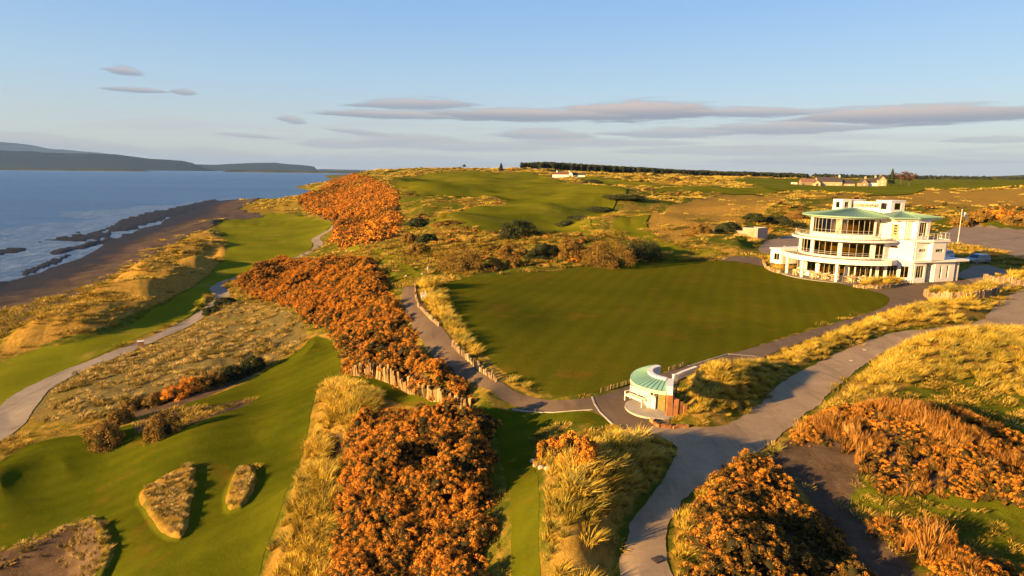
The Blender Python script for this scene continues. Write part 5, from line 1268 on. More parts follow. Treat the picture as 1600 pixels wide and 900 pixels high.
# ============ halfway hut ============
HC = Vector((9.9, 37.5)); HZ = hz(9.9, 37.0)
hut = empty('refreshment_hut', (HC.x, HC.y, HZ), 0, 'small crescent shaped hut with green copper roof and white drum wall by the road', 'hut')
def hp(px, py, z): p = at_z(px, py, HZ + z); return (p[0] - HC.x, p[1] - HC.y)
def resample(P, n):
    P = [Vector(p) for p in P]; P = [Vector(q) for q in P]
    for _ in range(2):
        Q = [P[0]]
        for a, b in zip(P, P[1:]): Q += [a.lerp(b, .25), a.lerp(b, .75)]
        P = Q + [P[-1]]
    L = [0]
    for a, b in zip(P, P[1:]): L.append(L[-1] + (b - a).length)
    out = []
    for k in range(n + 1):
        t = L[-1] * k / n; i = max(j for j in range(len(L)) if L[j] <= t + 1e-9); i = min(i, len(P) - 2)
        out.append(P[i].lerp(P[i + 1], (t - L[i]) / (L[i + 1] - L[i])))
    return out
n = 22
o_ = resample([hp(*q, 2.12) for q in [(1026, 570), (1012, 572), (1000, 575.5), (991, 580), (985.5, 587), (986, 594), (992, 599.5), (1003, 604.5), (1015, 608), (1028, 610.5), (1041, 612.5)]], n)
i_ = resample([hp(*q, 2.38) for q in [(1030, 572.5), (1020, 574.5), (1013, 577.5), (1011, 582), (1015, 586.5), (1022, 590), (1031, 592.5), (1043, 595)]], n)
mb = MB(); V = [(p[0], p[1], 2.12) for p in o_] + [(p[0], p[1], 2.38) for p in i_] + [(p[0], p[1], 2.03) for p in o_] + [(p[0], p[1], 2.06) for p in i_]
m_ = n + 1
mb.add(V, [(i, i + 1, m_ + i + 1, m_ + i) for i in range(n)] + [(2 * m_ + i + 1, 2 * m_ + i, 3 * m_ + i, 3 * m_ + i + 1) for i in range(n)])
hr = mb.build('roof', M_copper, hut)
for k in range(1, n):
    s_ = MB(); a_, b_ = o_[k].lerp(i_[k], .02), o_[k].lerp(i_[k], .97); s_.bar((a_.x, a_.y, 2.145), (b_.x, b_.y, 2.40), .016, 4); s_.build('seam', M_copper_edge, hr)
mb = MB(); mb.ribbon(o_, .08, 1.93, 2.135); mb.build('fascia', simple('pale_green_fascia', (.42, .55, .36), .6, .3, var=.1), hut)
mid_ = sum(i_, Vector((0, 0))) / len(i_); cen_ = Vector(hp(1032, 583, 2.4))
iw = [p + (cen_ - p).normalized() * .16 for p in i_]
mb = MB(); mb.ribbon(iw, .30, 2.36, 2.50); mb.build('coping', M_white, hut)
mb = MB(); mb.ribbon(iw[:11], .18, 0, 2.36); mb.build('inner_wall', M_white, hut)
e0, e1 = Vector(hp(1046, 613.5, 2.1)), Vector(hp(1048, 593, 2.42)); mb = MB(); mb.ribbon([e0, e1], .36, 1.95, 2.48); mb.build('parapet', M_white, hut)
drum = resample([hp(*q, 0) for q in [(1006, 628), (1009, 633), (1014, 637), (1019, 639.5), (1024, 641)]], 10)
mb = MB(); mb.ribbon(drum, .12, 0, .85); mb.build('drum_wall', M_white, hut)
mb = MB(); mb.ribbon(drum, .30, .85, .91); mb.build('counter', M_cream, hut)
for k in (1, 5, 9): mb = MB(); mb.bar((drum[k].x, drum[k].y, .91), (drum[k].x, drum[k].y, 2.05), .045, 8); mb.build('post', M_teak, hut)
bk_ = [p.lerp(cen_, .33) + Vector((0, .3)) for p in (drum[0], drum[3], drum[6], drum[9], Vector(hp(1045, 640, 0)))]
mb = MB(); mb.ribbon(bk_, .08, 0.0, 2.04); mb.build('recess_wall', M_dark, hut)
p, q = Vector(hp(1027.5, 641, 0)), Vector(hp(1039, 645, 0))
mb = MB(); mb.ribbon([p, q], .06, .02, 1.15); dr = mb.build('door', M_olive, hut)
mb = MB(); mb.ribbon([p.lerp(q, .8) + Vector((-.03, -.06)), p.lerp(q, .9) + Vector((-.03, -.06))], .03, .75, .80); mb.build('handle', M_rail, dr)
c_ = Vector(hp(1043.5, 651, 0)); mb = MB(); mb.box((c_.x, c_.y, .99), (.24, .24, 1.98), rad(15)); mb.build('column', M_sleeper, hut)
c_ = Vector(hp(1003, 622, 0)); mb = MB(); mb.box((c_.x, c_.y, .98), (.12, .12, 1.96)); mb.build('column', M_sleeper, hut)
# round paved apron
mb = MB(); mb.prism([(8.9 + 1.75 * math.cos(t), 37.3 + 1.75 * math.sin(t)) for t in np.linspace(0, 2 * math.pi, 32)[:-1]], HZ - .1, HZ + .09); tag(mb.build('pavement', M_concrete), kind='structure')
# low curving wall with a pale coping beyond the hut
cp = [at_z(a, b, HZ + .5)[:2] for a, b in [(1052, 585), (1058, 584), (1066, 580), (1077, 576), (1088, 572)]]
wl = empty('curved_wall', (cp[2][0], cp[2][1], HZ), 0, 'low curving white wall with a flat pale coping running away behind the crescent hut', 'wall')
off2 = Matrix.Translation((-cp[2][0], -cp[2][1], 0))
mb = MB(); mb.ribbon(cp, .18, 0, .42); o = mb.build('wall_face', M_white, wl); o.matrix_parent_inverse = off2
mb = MB(); mb.ribbon(cp, .26, .42, .49); o = mb.build('coping', M_cream, wl); o.matrix_parent_inverse = off2
# garden bench
def bench(loc, rz, label, mat, L_=1.55, back=True):
    t = empty('bench', loc, rz, label, 'bench')
    for k in range(3): m_ = MB(); m_.box((0, -.16 + k * .16, .43), (L_, .13, .035)); m_.build('seat_slat', mat, t)
    m_ = MB(); m_.box((0, -.235, .38), (L_, .03, .07)); m_.box((0, .235, .38), (L_, .03, .07)); m_.build('seat_rail', mat, t)
    if back:
        for k in range(3): m_ = MB(); m_.box((0, .26, .58 + k * .14), (L_, .03, .10)); m_.build('back_slat', mat, t)
    for sx_ in (-1, 1):
        m_ = MB(); m_.box((sx_ * (L_ / 2 - .03), -.22, .30), (.06, .06, .6)); m_.build('leg', mat, t)
        m_ = MB(); m_.box((sx_ * (L_ / 2 - .03), .26, .46), (.06, .06, .92)); m_.build('leg', mat, t)
        m_ = MB(); m_.box((sx_ * (L_ / 2 - .03), .02, .62), (.06, .52, .04)); m_.build('armrest', mat, t)
    return t
bench((7.95, 38.0, HZ + .09), rad(-56), 'cream painted slatted bench on the round apron in front of the crescent hut', M_cream)
bench((8.35, 39.7, HZ + .02), rad(60), 'brown timber bench half hidden behind the cream bench beside the hut', M_teak, 1.0)

# ============ timber palisades ============
def stake_mesh(name, mat, h, w_, t_, rng):
    m_ = MB(); j = lambda: rng.normal() * .012
    P_ = [(-w_ / 2 + j(), -t_ / 2 + j()), (w_ / 2 + j(), -t_ / 2 + j()), (w_ / 2 + j(), t_ / 2 + j()), (-w_ / 2 + j(), t_ / 2 + j())]
    m_.prism(P_, -.25, [h + rng.normal() * .05 * h for _ in range(4)])
    me = bpy.data.meshes.new(name); me.from_pydata(m_.v, [], m_.f); me.materials.append(mat); return me
def palisade(name, P, label, cat, mat, h, w_, t_, gap_, seed, tilt=.06, hvar=.15, part='post', hfun=None, lean=0.0):
    rng = np.random.default_rng(seed); P = [Vector(p[:2]) for p in P]
    root = empty(name, (P[0].x, P[0].y, hz(P[0].x, P[0].y)), 0, label, cat)
    meshes = [stake_mesh(part, mat, h, w_, t_, rng) for _ in range(6)]
    L = [0]
    for a, b in zip(P, P[1:]): L.append(L[-1] + (b - a).length)
    s_ = 0; k = 0
    while s_ < L[-1] and k < 290:
        i = max(j for j in range(len(L)) if L[j] <= s_); i = min(i, len(P) - 2)
        p = P[i].lerp(P[i + 1], (s_ - L[i]) / max(L[i + 1] - L[i], 1e-6)); d = (P[i + 1] - P[i])
        o = bpy.data.objects.new(part, meshes[rng.integers(6)]); C.objects.link(o); o.parent = root
        hh = (hfun(s_ / L[-1]) if hfun else 1) * (1 + rng.normal() * hvar)
        o.location = (p.x - P[0].x + rng.normal() * .015, p.y - P[0].y + rng.normal() * .02, hz(p.x, p.y) - root.location.z)
        o.rotation_euler = (rng.normal() * tilt * .5, rng.normal() * tilt + lean, math.atan2(d.y, d.x) + rng.normal() * .08)
        o.scale = (.8 + .45 * rng.random(), 1, max(.3, hh)); s_ += w_ * o.scale.x * 1.02 + gap_ * rng.random(); k += 1
    return root
def gp(L_): return [tuple(ground_at(a, b)[0]) for a, b in L_]
palisade('retaining_wall', [tuple(p) for p in WALL_A], 'tall retaining wall of pale upright timber slabs along the foot of the gorse slope', 'retaining wall', simple('pale_timber_slab', (.25, .16, .075), .9, .1, var=.6, scale=2, bump=.6), 1.0, .24, .14, .04, 3, .12, .18, 'slab', lambda t: .55 + .6 * math.sin(min(1, t * 1.6 + .12) * math.pi / 1.4) if t < .62 else .85 - .5 * (t - .62))
palisade('retaining_wall', gp([(649, 447), (649, 462), (653, 479), (668, 494), (686, 511)]), 'low palisade of split timber round the far end of the marram bank beside the asphalt path', 'retaining wall', M_wood, .36, .16, .12, .06, 4, .09, .3)
palisade('retaining_wall', gp([(707, 541), (720, 555), (738, 570), (764, 589), (776, 598)]), 'low palisade of split timber along the middle of the marram bank beside the asphalt path', 'retaining wall', M_wood, .36, .16, .12, .06, 14, .09, .35)
palisade('retaining_wall', gp([(1443, 462), (1450, 467.5), (1464, 471), (1485, 473), (1510, 472.5), (1535, 469), (1560, 463)]), 'palisade of upright timber round the front of the grass bed right of the clubhouse entrance', 'retaining wall', M_wood, .85, .20, .14, .02, 5, .05, .12)
palisade('retaining_wall', gp([(1537, 437), (1545, 441), (1562, 445), (1585, 447.5), (1612, 449)]), 'palisade of upright timber round the grass bed at the far right edge of the view', 'retaining wall', M_wood, .8, .20, .14, .02, 6, .05, .12)
palisade('retaining_wall', gp([(1334, 449), (1350, 452), (1370, 453), (1392, 451), (1412, 447), (1420, 444)]), 'low palisade round the narrow grass bed in front of the clubhouse windows', 'retaining wall', M_wood, .38, .20, .12, .03, 7, .05, .2)
palisade('retaining_wall', gp([(1192, 412), (1196, 419), (1206, 425), (1218, 428), (1228, 427)]), 'low palisade round the small rounded grass bed left of the clubhouse', 'retaining wall', M_wood, .5, .2, .12, .02, 8, .05, .2)
palisade('sleeper_fence', [tuple(at_z(1047, 652, HZ)[:2]), tuple(at_z(1073, 651, HZ)[:2])], 'stepped rust brown sleepers standing beside the right end of the crescent hut', 'fence', M_sleeper, 1.0, .25, .12, .03, 9, .02, .05, 'sleeper', lambda t: 1.55 - 1.1 * t)
palisade('sleeper_fence', gp([(1019, 662), (1030, 668), (1050, 670), (1075, 668)]), 'low rust brown sleeper edging round the little bed at the road corner below the hut', 'fence', M_sleeper, .22, .3, .16, .01, 10, .02, .15, 'sleeper')
palisade('picket_fence', gp([(938, 614.5), (955, 609), (970, 604), (985, 599)]), 'short low picket fence on the practice ground edge left of the hut', 'fence', M_wood, .30, .025, .025, .20, 11, .05, .1, 'picket', lean=.12)
palisade('picket_fence', gp([(1044, 580), (1055, 576.5), (1073, 570)]), 'short low picket fence on the practice ground edge behind the hut', 'fence', M_wood, .30, .025, .025, .20, 12, .05, .1, 'picket', lean=.12)
# pale stones at the foot of the gorse clump
for k, (a, b) in enumerate([(833, 722), (838, 729), (846, 734), (856, 737), (866, 739)]):
    g_ = on_ground(a, b); o = crown_mesh('stone', M_brick, np.random.default_rng(k), (.2, .16, .14), 3, 4, .01, core=1.0); o.location = (g_.x, g_.y, g_.z + .02)
    tag(o, ['pale stone at the left end of the short row by the grass strip', 'second pale stone from the left in the short row below the gorse clump', 'middle pale stone of the short row below the gorse clump', 'fourth pale stone from the left in the row below the gorse clump', 'pale stone at the right end of the short row below the gorse clump'][k], 'stone', 'pale stones below the gorse clump')
# kerb timbers
def edging(name, P, label, w_=.10, h=.10, mat=M_concrete):
    mb = MB(); P = [Vector(p[:2]) for p in P]; mb_ = MB(); z_ = max(hz(p.x, p.y) for p in P)
    for a, b in zip(P, P[1:]):
        n_ = max(1, int((b - a).length / 1.2))
        for k in range(n_):
            p, q = a.lerp(b, k / n_), a.lerp(b, (k + 1) / n_); d = (q - p).normalized(); nn2 = Vector((-d.y, d.x)) * w_ / 2
            za, zb = hz(p.x, p.y), hz(q.x, q.y)
            mb_.prism([p - nn2, q - nn2, q + nn2, p + nn2], [za - .1, zb - .1, zb - .1, za - .1], [za + h, zb + h, zb + h, za + h])
    return tag(mb_.build(name, mat), label, 'kerb')
edging('kerb', gp([(925, 622), (929, 634), (937, 647), (948, 658), (960, 669)]), 'thin pale kerb across the asphalt at the left of the hut forecourt', .10, .07)
edging('kerb', gp([(800, 640), (830, 644), (865, 646), (900, 644), (926, 643)]), 'thin pale kerb along the lower edge of the asphalt path above the grass strip', .08, .06)
edging('kerb', gp([(1075, 573), (1110, 562), (1137, 554), (1180, 559)]), 'thin pale kerb line along the practice ground behind the hut', .08, .05)

# ============ brick shed, lodge, farm ============
def gable(root, c, L_, W_, eave, ridge, rz, wall_m, roof_m, openings=(), name='wall', over=.25, base=-1.0):
    """rectangular range with a pitched roof; ridge along its length"""
    c = Vector(c); R_ = Matrix.Rotation(rz, 3, 'Z'); z0 = c.z
    def T(x_, y_, z_): p = R_ @ Vector((x_, y_, 0)); return (c.x + p.x, c.y + p.y, z0 + z_)
    mb = MB(); l, w2 = L_ / 2, W_ / 2
    V = [T(-l, -w2, base), T(l, -w2, base), T(l, w2, base), T(-l, w2, base), T(-l, -w2, eave), T(l, -w2, eave), T(l, w2, eave), T(-l, w2, eave), T(-l, 0, ridge), T(l, 0, ridge)]
    mb.add(V, [(0, 1, 5, 4), (2, 3, 7, 6), (1, 2, 6, 9, 5), (3, 0, 4, 8, 7), (4, 5, 9, 8), (6, 7, 8, 9)])
    o = mb.build(name, wall_m, root); o.matrix_parent_inverse = Matrix.Translation(-root.location)
    mb = MB(); k = over * (ridge - eave) / w2
    for s_ in (-1, 1):
        V = [T(-l - over, s_ * (w2 + over), eave - k + .05), T(l + over, s_ * (w2 + over), eave - k + .05), T(l + over, 0, ridge + .05), T(-l - over, 0, ridge + .05)]
        V += [(p[0], p[1], p[2] + .14) for p in V]
        mb.add(V, [(0, 1, 2, 3), (4, 5, 6, 7), (0, 1, 5, 4), (1, 2, 6, 5), (2, 3, 7, 6), (3, 0, 4, 7)])
    r_ = mb.build('roof', roof_m, root); r_.matrix_parent_inverse = Matrix.Translation(-root.location)
    for kind, side, s_, wd, z_a, z_b in openings:      # side: 'f' front (-y), 'r' right end, 'l' left end
        mb = MB()
        if side == 'f': a, b, cc = T(s_ - wd / 2, -w2 - .03, 0), T(s_ + wd / 2, -w2 - .03, 0), rz
        elif side == 'l': a, b = T(-l - .03, s_ - wd / 2, 0), T(-l - .03, s_ + wd / 2, 0)
        else: a, b = T(l + .03, s_ - wd / 2, 0), T(l + .03, s_ + wd / 2, 0)
        mb.ribbon([a, b], .10, z0 + z_a, z0 + z_b); w_o = mb.build(kind, M_dark if kind != 'window' else M_cream, root); w_o.matrix_parent_inverse = Matrix.Translation(-root.location)
        if kind == 'window':
            mb = MB(); a2, b2 = Vector(a).lerp(Vector(b), .12), Vector(a).lerp(Vector(b), .88); mb.ribbon([a2, b2], .16, z0 + z_a + .1, z0 + z_b - .1); mb.build('pane', M_dark, w_o).matrix_parent_inverse = Matrix.Translation(-root.location)
    return T
def part(mb, name, mat, root):
    o = mb.build(name, mat, root); o.matrix_parent_inverse = Matrix.Translation(-root.location); return o
# flat roofed pinkish shed
s0 = Vector(on_ground(1183, 374)); shed = empty('shed', s0, 0, 'small flat roofed pinkish block shed with a low side wall behind the practice ground', 'shed')
us = Vector((math.cos(rad(38)), math.sin(rad(38)))); vs = Vector((-math.cos(rad(28)), math.sin(rad(28))))
A_ = s0.xy; z0 = s0.z
mb = MB(); mb.prism([A_, A_ + us * 4.2, A_ + us * 4.2 + vs * 3.2, A_ + vs * 3.2], z0 - .4, z0 + 2.3); part(mb, 'wall', M_brick, shed)
mb = MB(); mb.ribbon([A_ + vs * .05 + us * .05, A_ + us * 4.15 + vs * .05, A_ + us * 4.15 + vs * 3.15, A_ + us * .05 + vs * 3.15, A_ + vs * .05 + us * .05], .2, z0 + 2.302, z0 + 2.5); part(mb, 'parapet', M_concrete, shed)
mb = MB(); mb.ribbon([A_ + vs * .8 - us * .04, A_ + vs * 1.7 - us * .04], .06, z0, z0 + 2.0); part(mb, 'door', M_wood, shed)
mb = MB(); mb.ribbon([A_ + vs * 3.2 + us * .1, A_ + vs * 6.4 + us * .1], .2, z0 - .4, z0 + 1.75); part(mb, 'side_wall', M_brick, shed)
# white lodge far off
l0 = Vector(at_d(884, 280, 600)); l0.z = hz(l0.x, l0.y); lodge = empty('lodge', l0, 0, 'long low white lodge with brown roof among dark scrub on the far links', 'lodge')
gable(lodge, l0 + Vector((-5, 0, .3)), 15, 7, 3.0, 5.2, rad(-6), M_white, M_tileroof, [('window', 'f', x_, 1.3, .9, 2.2) for x_ in (-5.5, -3, -.5, 2, 4.5)])
gable(lodge, l0 + Vector((4.2, -.8, .3)), 7, 4.2, 3.2, 5.8, rad(84), M_white, M_slate, [('doorway', 'l', 0, 1.8, 0, 2.4)])
gable(lodge, l0 + Vector((12, 1.5, .3)), 12, 6, 2.6, 4.6, rad(-6), M_cream, M_slate, [('window', 'f', x_, 1.4, .8, 2.0) for x_ in (-3, 0, 3)])
for x_ in (-8.5, 3.2):
    mb = MB(); mb.box((l0.x + x_, l0.y, l0.z + 5.9), (1.0, .8, 1.8)); part(mb, 'chimney', M_white, lodge)
hut2 = Vector(at_d(841, 265, 800)); hut2.z = hz(hut2.x, hut2.y); h2 = empty('shed', hut2, 0, 'tiny pale hut on the rise in front of the left end of the pine wood', 'shed')
gable(h2, hut2, 6, 4, 2.4, 3.6, rad(20), M_stone, M_slate, [('doorway', 'f', 0, 1.2, 0, 2)])
# farm steading
f0_ = Vector(at_d(1292, 290, 640)); f0_.z = hz(f0_.x, f0_.y); farm = empty('farm_steading', f0_, 0, 'row of honey stone farm barns with dark slate roofs, left of the farmhouse', 'farm buildings')
gable(farm, f0_ + Vector((-19, 2, 0)), 14, 8, 4.2, 7.2, rad(-6), M_stone, M_tileroof, [('doorway', 'f', -5, 1.8, 0, 2.6)])
gable(farm, f0_ + Vector((-12.5, -3.2, 0)), 9, 6, 3.2, 5.6, rad(78), M_stone, M_tileroof, [('doorway', 'l', 0, 2.2, 0, 2.8)])
gable(farm, f0_ + Vector((1, 0, 0)), 24, 8.5, 4.6, 9.0, rad(-3), M_stone, M_slate, [('doorway', 'f', -10.2, 3.6, 0, 4.0), ('window', 'f', 1, 1.1, 1.2, 2.4), ('window', 'f', 7, 1.1, 1.2, 2.4)])
gable(farm, f0_ + Vector((19, 0, 0)), 14, 7.5, 3.0, 6.2, rad(-3), M_stone, M_slate, [('window', 'f', 2, 1.1, 1.0, 2.0)])
mb = MB(); mb.bar(f0_ + Vector((11.8, 0, 8)), f0_ + Vector((11.8, 0, 11.2)), 1.1, 8, .7); part(mb, 'chimney', M_cream, farm)
f1_ = Vector(at_d(1360, 291.5, 630)); f1_.z = hz(f1_.x, f1_.y); fh = empty('farmhouse', f1_, 0, 'honey stone farmhouse with gabled wings and white centre beside the tall trees', 'farmhouse')
gable(fh, f1_ + Vector((-8.5, -1, 0)), 7, 7.5, 3.6, 6.8, rad(86), M_stone, M_slate, [('window', 'l', 0, 1.2, 1.4, 2.8)])
gable(fh, f1_ + Vector((1, 2, 0)), 13, 7, 4.0, 7.6, 0, M_white, M_slate, [('window', 'f', x_, 1.1, 1.2, 2.6) for x_ in (-3, 0, 3)])
gable(fh, f1_ + Vector((9.5, 0, 0)), 8, 7.5, 6.4, 10.4, rad(86), M_stone, M_slate, [('window', 'l', 0, 1.3, 1.2, 2.8), ('window', 'l', 0, 1.3, 4.2, 5.8)])
for x_, z_ in ((-4.6, 8.6), (5.2, 9.6), (10, 11)):
    mb = MB(); mb.box((f1_.x + x_, f1_.y + 2, f1_.z + z_), (1.3, 1.1, 2.4)); part(mb, 'chimney', M_stone, fh)
cc0 = Vector(at_d(1241, 286.5, 650)); cc0.z = hz(cc0.x, cc0.y); cvn = empty('caravan', cc0, 0, 'tiny white caravan standing on the field left of the farm barns', 'caravan')
mb = MB(); mb.box((cc0.x, cc0.y, cc0.z + 1.35), (5.5, 2.2, 1.7)); mb.box((cc0.x, cc0.y, cc0.z + 2.3), (4.9, 2.1, .25)); part(mb, 'body', M_white, cvn)
mb = MB(); mb.box((cc0.x - 1, cc0.y - 1.12, cc0.z + 1.55), (1.6, .06, .6)); part(mb, 'window', M_dark, cvn)
for s_ in (-1, 1): mb = MB(); mb.bar((cc0.x, cc0.y + s_ * .9, cc0.z + .35), (cc0.x, cc0.y + s_ * 1.1, cc0.z + .35), .35, 12); part(mb, 'wheel', M_black, cvn)

# ============ vehicles ============
def car(loc, rz, label, paint, L_=4.5, W_=1.8, Hh=1.72, estate=True):
    t = empty('parked_car', loc, rz, label, 'car')
    # side profile (x along the car, front at -x)
    lo = [(-2.2, .45), (-2.22, .72), (-2.05, .86), (-1.15, 1.0), (2.1, 1.02), (2.2, .9), (2.2, .42), (1.8, .3), (-1.9, .3)]
    def loft(prof, w0, w1, name, mat):
        m_ = MB(); n_ = len(prof); V = []
        for s_, wv_ in ((-1, w0), (-1, w1), (1, w1), (1, w0)):
            pass
        for sgn, sc in ((-1, 1.0), (1, 1.0)):
            V += [(p[0] * L_ / 4.5, sgn * (w0 if p[1] < .75 else w1) / 2, p[1] * Hh / 1.72) for p in prof]
        m_.add(V, [tuple(range(n_)), tuple(range(2 * n_ - 1, n_ - 1, -1))] + [(i, i + n_, (i + 1) % n_ + n_, (i + 1) % n_) for i in range(n_)])
        o = m_.build(name, mat, t); b = o.modifiers.new('bevel', 'BEVEL'); b.width = .05; b.segments = 2; return o
    body = loft(lo, W_, W_ * .97, 'body', paint)
    cab = MB(); xs = [(-1.15, 1.0), (-.45, 1.56), (-.2, 1.62), (1.85, 1.60), (2.12, 1.02)]
    V = [(p[0], sg * (W_ / 2 - (.05 if p[1] < 1.1 else .17)), p[1]) for sg in (-1, 1) for p in xs]; n_ = 5
    cab.add(V, [tuple(range(5)), tuple(range(9, 4, -1))] + [(i, i + 5, (i + 1) % 5 + 5, (i + 1) % 5) for i in range(5)]); cb_ = cab.build('cabin', paint, t); b = cb_.modifiers.new('bevel', 'BEVEL'); b.width = .04; b.segments = 2
    g = M_cargl
    def quad(a, b, c, d, name, parent=t, mat=g):
        m_ = MB(); m_.add([a, b, c, d], [(0, 1, 2, 3)]); o = m_.build(name, mat, parent); sl = o.modifiers.new('thick', 'SOLIDIFY'); sl.thickness = .02; sl.offset = 0; return o
    for sg in (-1, 1):
        f_ = lambda x_, z_: (x_, sg * (W_ / 2 - (.05 + (z_ - 1.0) * .2) + .012), z_)
        for x0, x1, x2, x3 in ((-.98, -.42, .1, .1), (.2, .2, 1.0, 1.0), (1.1, 1.1, 1.78, 1.95)):
            quad(f_(x0, 1.06), f_(x1, 1.5), f_(x2, 1.52), f_(x3, 1.06), 'side_window')
    quad((-1.13, -.74, 1.06), (-.53, -.64, 1.53), (-.53, .64, 1.53), (-1.13, .74, 1.06), 'windscreen')
    quad((2.125, -.7, 1.1), (1.93, -.62, 1.5), (1.93, .62, 1.5), (2.125, .7, 1.1), 'rear_window')
    for x_ in (-1.4, 1.4):
        for sg in (-1, 1):
            m_ = MB(); m_.bar((x_, sg * (W_ / 2 - .2), .33), (x_, sg * (W_ / 2 + .02), .33), .33, 18); wh = m_.build('wheel', M_black, t)
            m_ = MB(); m_.bar((x_, sg * (W_ / 2 + .0), .33), (x_, sg * (W_ / 2 + .035), .33), .2, 12); m_.build('rim', M_rail, wh)
    for sg in (-1, 1):
        m_ = MB(); m_.box((-2.16, sg * .65, .74), (.12, .36, .14)); m_.build('headlight', M_frame, t)
        m_ = MB(); m_.box((2.2, sg * .74, .82), (.06, .2, .28)); m_.build('tail_light', M_redl, t)
        m_ = MB(); m_.bar((-.1, sg * (W_ / 2 - .2), 1.66), (1.7, sg * (W_ / 2 - .2), 1.66), .02, 5); m_.build('roof_rail', M_rail, t)
        m_ = MB(); m_.box((-.85, sg * (W_ / 2 + .07), 1.08), (.1, .16, .12)); m_.build('mirror', paint, t)
    m_ = MB(); m_.box((-2.24, 0, .52), (.04, .5, .11)); m_.build('number_plate', M_cream, t)
    return t
M_cargl = simple('car_glass', (.03, .04, .05), .08, .8, var=.02); M_redl = simple('tail_lamp_red', (.4, .02, .02), .3, .5)
M_silver = simple('silver_blue_paint', (.35, .40, .46), .3, .6, .5, var=.02); M_wpaint = simple('white_paint', (.75, .75, .74), .35, .5, var=.02)
g_ = on_ground(1526, 411.5); car((g_.x, g_.y, g_.z + .03), rad(20), 'silver estate car parked behind the clubhouse, right of the entrance roof', M_silver)
g_ = on_ground(1470, 405); car((g_.x, g_.y, g_.z + .03), rad(20), 'white car mostly hidden behind the clubhouse entrance roof', M_wpaint)
# golf buggy on the lower path
g_ = on_ground(406, 423); bug = empty('golf_buggy', (g_.x, g_.y, hz(g_.x, g_.y) + .04), rad(42), 'small white golf buggy standing on the gravel path below the orange slope', 'golf buggy')
m_ = MB(); m_.box((0, 0, .45), (2.2, 1.15, .35)); m_.box((-.75, 0, .75), (.6, 1.05, .35)); m_.box((.85, 0, .72), (.5, 1.1, .3)); b = m_.build('body', M_wpaint, bug)
m_ = MB(); m_.box((0, 0, 1.82), (1.75, 1.2, .07)); m_.build('roof', M_wpaint, bug)
m_ = MB(); m_.box((.15, 0, .82), (.5, 1.0, .12)); m_.box((.42, 0, 1.1), (.1, 1.0, .45)); m_.build('seat', M_black, bug)
m_ = MB(); m_.add([(-.82, -.5, .92), (-.82, .5, .92), (-.70, .5, 1.75), (-.70, -.5, 1.75)], [(0, 1, 2, 3)]); m_.build('windscreen', M_cargl, bug)
for x_, y_ in ((-.72, -.52), (-.72, .52), (.75, -.52), (.75, .52)): m_ = MB(); m_.bar((x_, y_, .6), (x_, y_, 1.8), .025, 6); m_.build('roof_post', M_rail, bug)
for x_, y_ in ((-.75, -.55), (-.75, .55), (.75, -.55), (.75, .55)): m_ = MB(); m_.bar((x_, y_ - .09, .23), (x_, y_ + .09, .23), .23, 14); m_.build('wheel', M_black, bug)

# ============ small things ============
g_ = on_ground(1496, 382); fp = empty('flagpole', g_, 0, 'tall white flagpole with a small flag standing behind the clubhouse', 'flagpole')
ht = 7.6; m_ = MB(); m_.bar((0, 0, -.2), (0, 0, ht), .065, 10, .04); m_.build('pole', M_white, fp)
m_ = MB(); m_.bar((0, 0, ht), (0, 0, ht + .14), .09, 10); m_.build('finial', M_white, fp)
m_ = MB(); m_.box((0, 0, .12), (.5, .5, .3)); m_.build('base', M_concrete, fp)
m_ = MB(); nx, nz = 14, 6; V = []; 
for i in range(nx + 1):
    for j in range(nz + 1):
        a = i / nx; V.append((.08 + 1.3 * a, .18 * math.sin(a * 9 + j * .3) * a, ht - .3 - .8 * j / nz - 1.2 * a * a - .1 * math.sin(a * 7)))
m_.add(V, [(i * (nz + 1) + j, (i + 1) * (nz + 1) + j, (i + 1) * (nz + 1) + j + 1, i * (nz + 1) + j + 1) for i in range(nx) for j in range(nz)])
def m_saltire():
    m, nb, bs = mat_new('blue_flag_with_white_cross'); tc = nb.new('ShaderNodeTexCoord').outputs['Generated']
    sp = nb.new('ShaderNodeSeparateXYZ'); nb.l.new(tc, sp.inputs[0])
    n_ = nb.noise(tc, 3); c = nb.mix(nb.mr(nb.m('ABSOLUTE', nb.m('SUBTRACT', sp.outputs[0], .5)), .10, .16), (.8, .8, .8), (.035, .07, .22)); nb.put(bs.inputs['Base Color'], c); bs.inputs['Roughness'].default_value = .8; return m
m_.build('flag', m_saltire(), fp)
for a, b, lab, gr in [(634.5, 432.5, 'small white tee marker left on the green tee at the head of the asphalt path', 'white tee markers'), (659.5, 429.5, 'small white tee marker right on the green tee at the head of the asphalt path', 'white tee markers')]:
    g_ = on_ground(a, b); m_ = MB(); m_.bar((0, 0, 0), (0, 0, .16), .17, 12, .14); m_.bar((0, 0, .16), (0, 0, .22), .14, 12, .06); tag(m_.build('tee_marker', M_white, loc=(g_.x, g_.y, g_.z + .03)), lab, 'tee marker', gr)
def stump(a, b, w_, h, label, cat, mat, name):
    g_ = on_ground(a, b); t = empty(name, (g_.x, g_.y, g_.z + .02), rad(25), label, cat)
    m_ = MB(); m_.box((0, 0, h / 2), (w_, w_, h)); m_.build('post' if h > 2 * w_ else 'box', mat, t)
    m_ = MB(); m_.box((0, 0, h + .02), (w_ * 1.15, w_ * 1.15, .05)); m_.build('cap', M_cream, t)
bx_, by_ = arc(CX, CY, 7.3, 240, 240, 1)[0]; bt = empty('litter_bin', (bx_, by_, .05), 0, 'pale bin with a dark top standing before the curved ground floor windows', 'bin')
m_ = MB(); m_.bar((0, 0, 0), (0, 0, .85), .24, 14, .26); m_.build('body', M_silver, bt); m_ = MB(); m_.bar((0, 0, .85), (0, 0, 1.15), .27, 14, .16); m_.build('lid', M_black, bt)
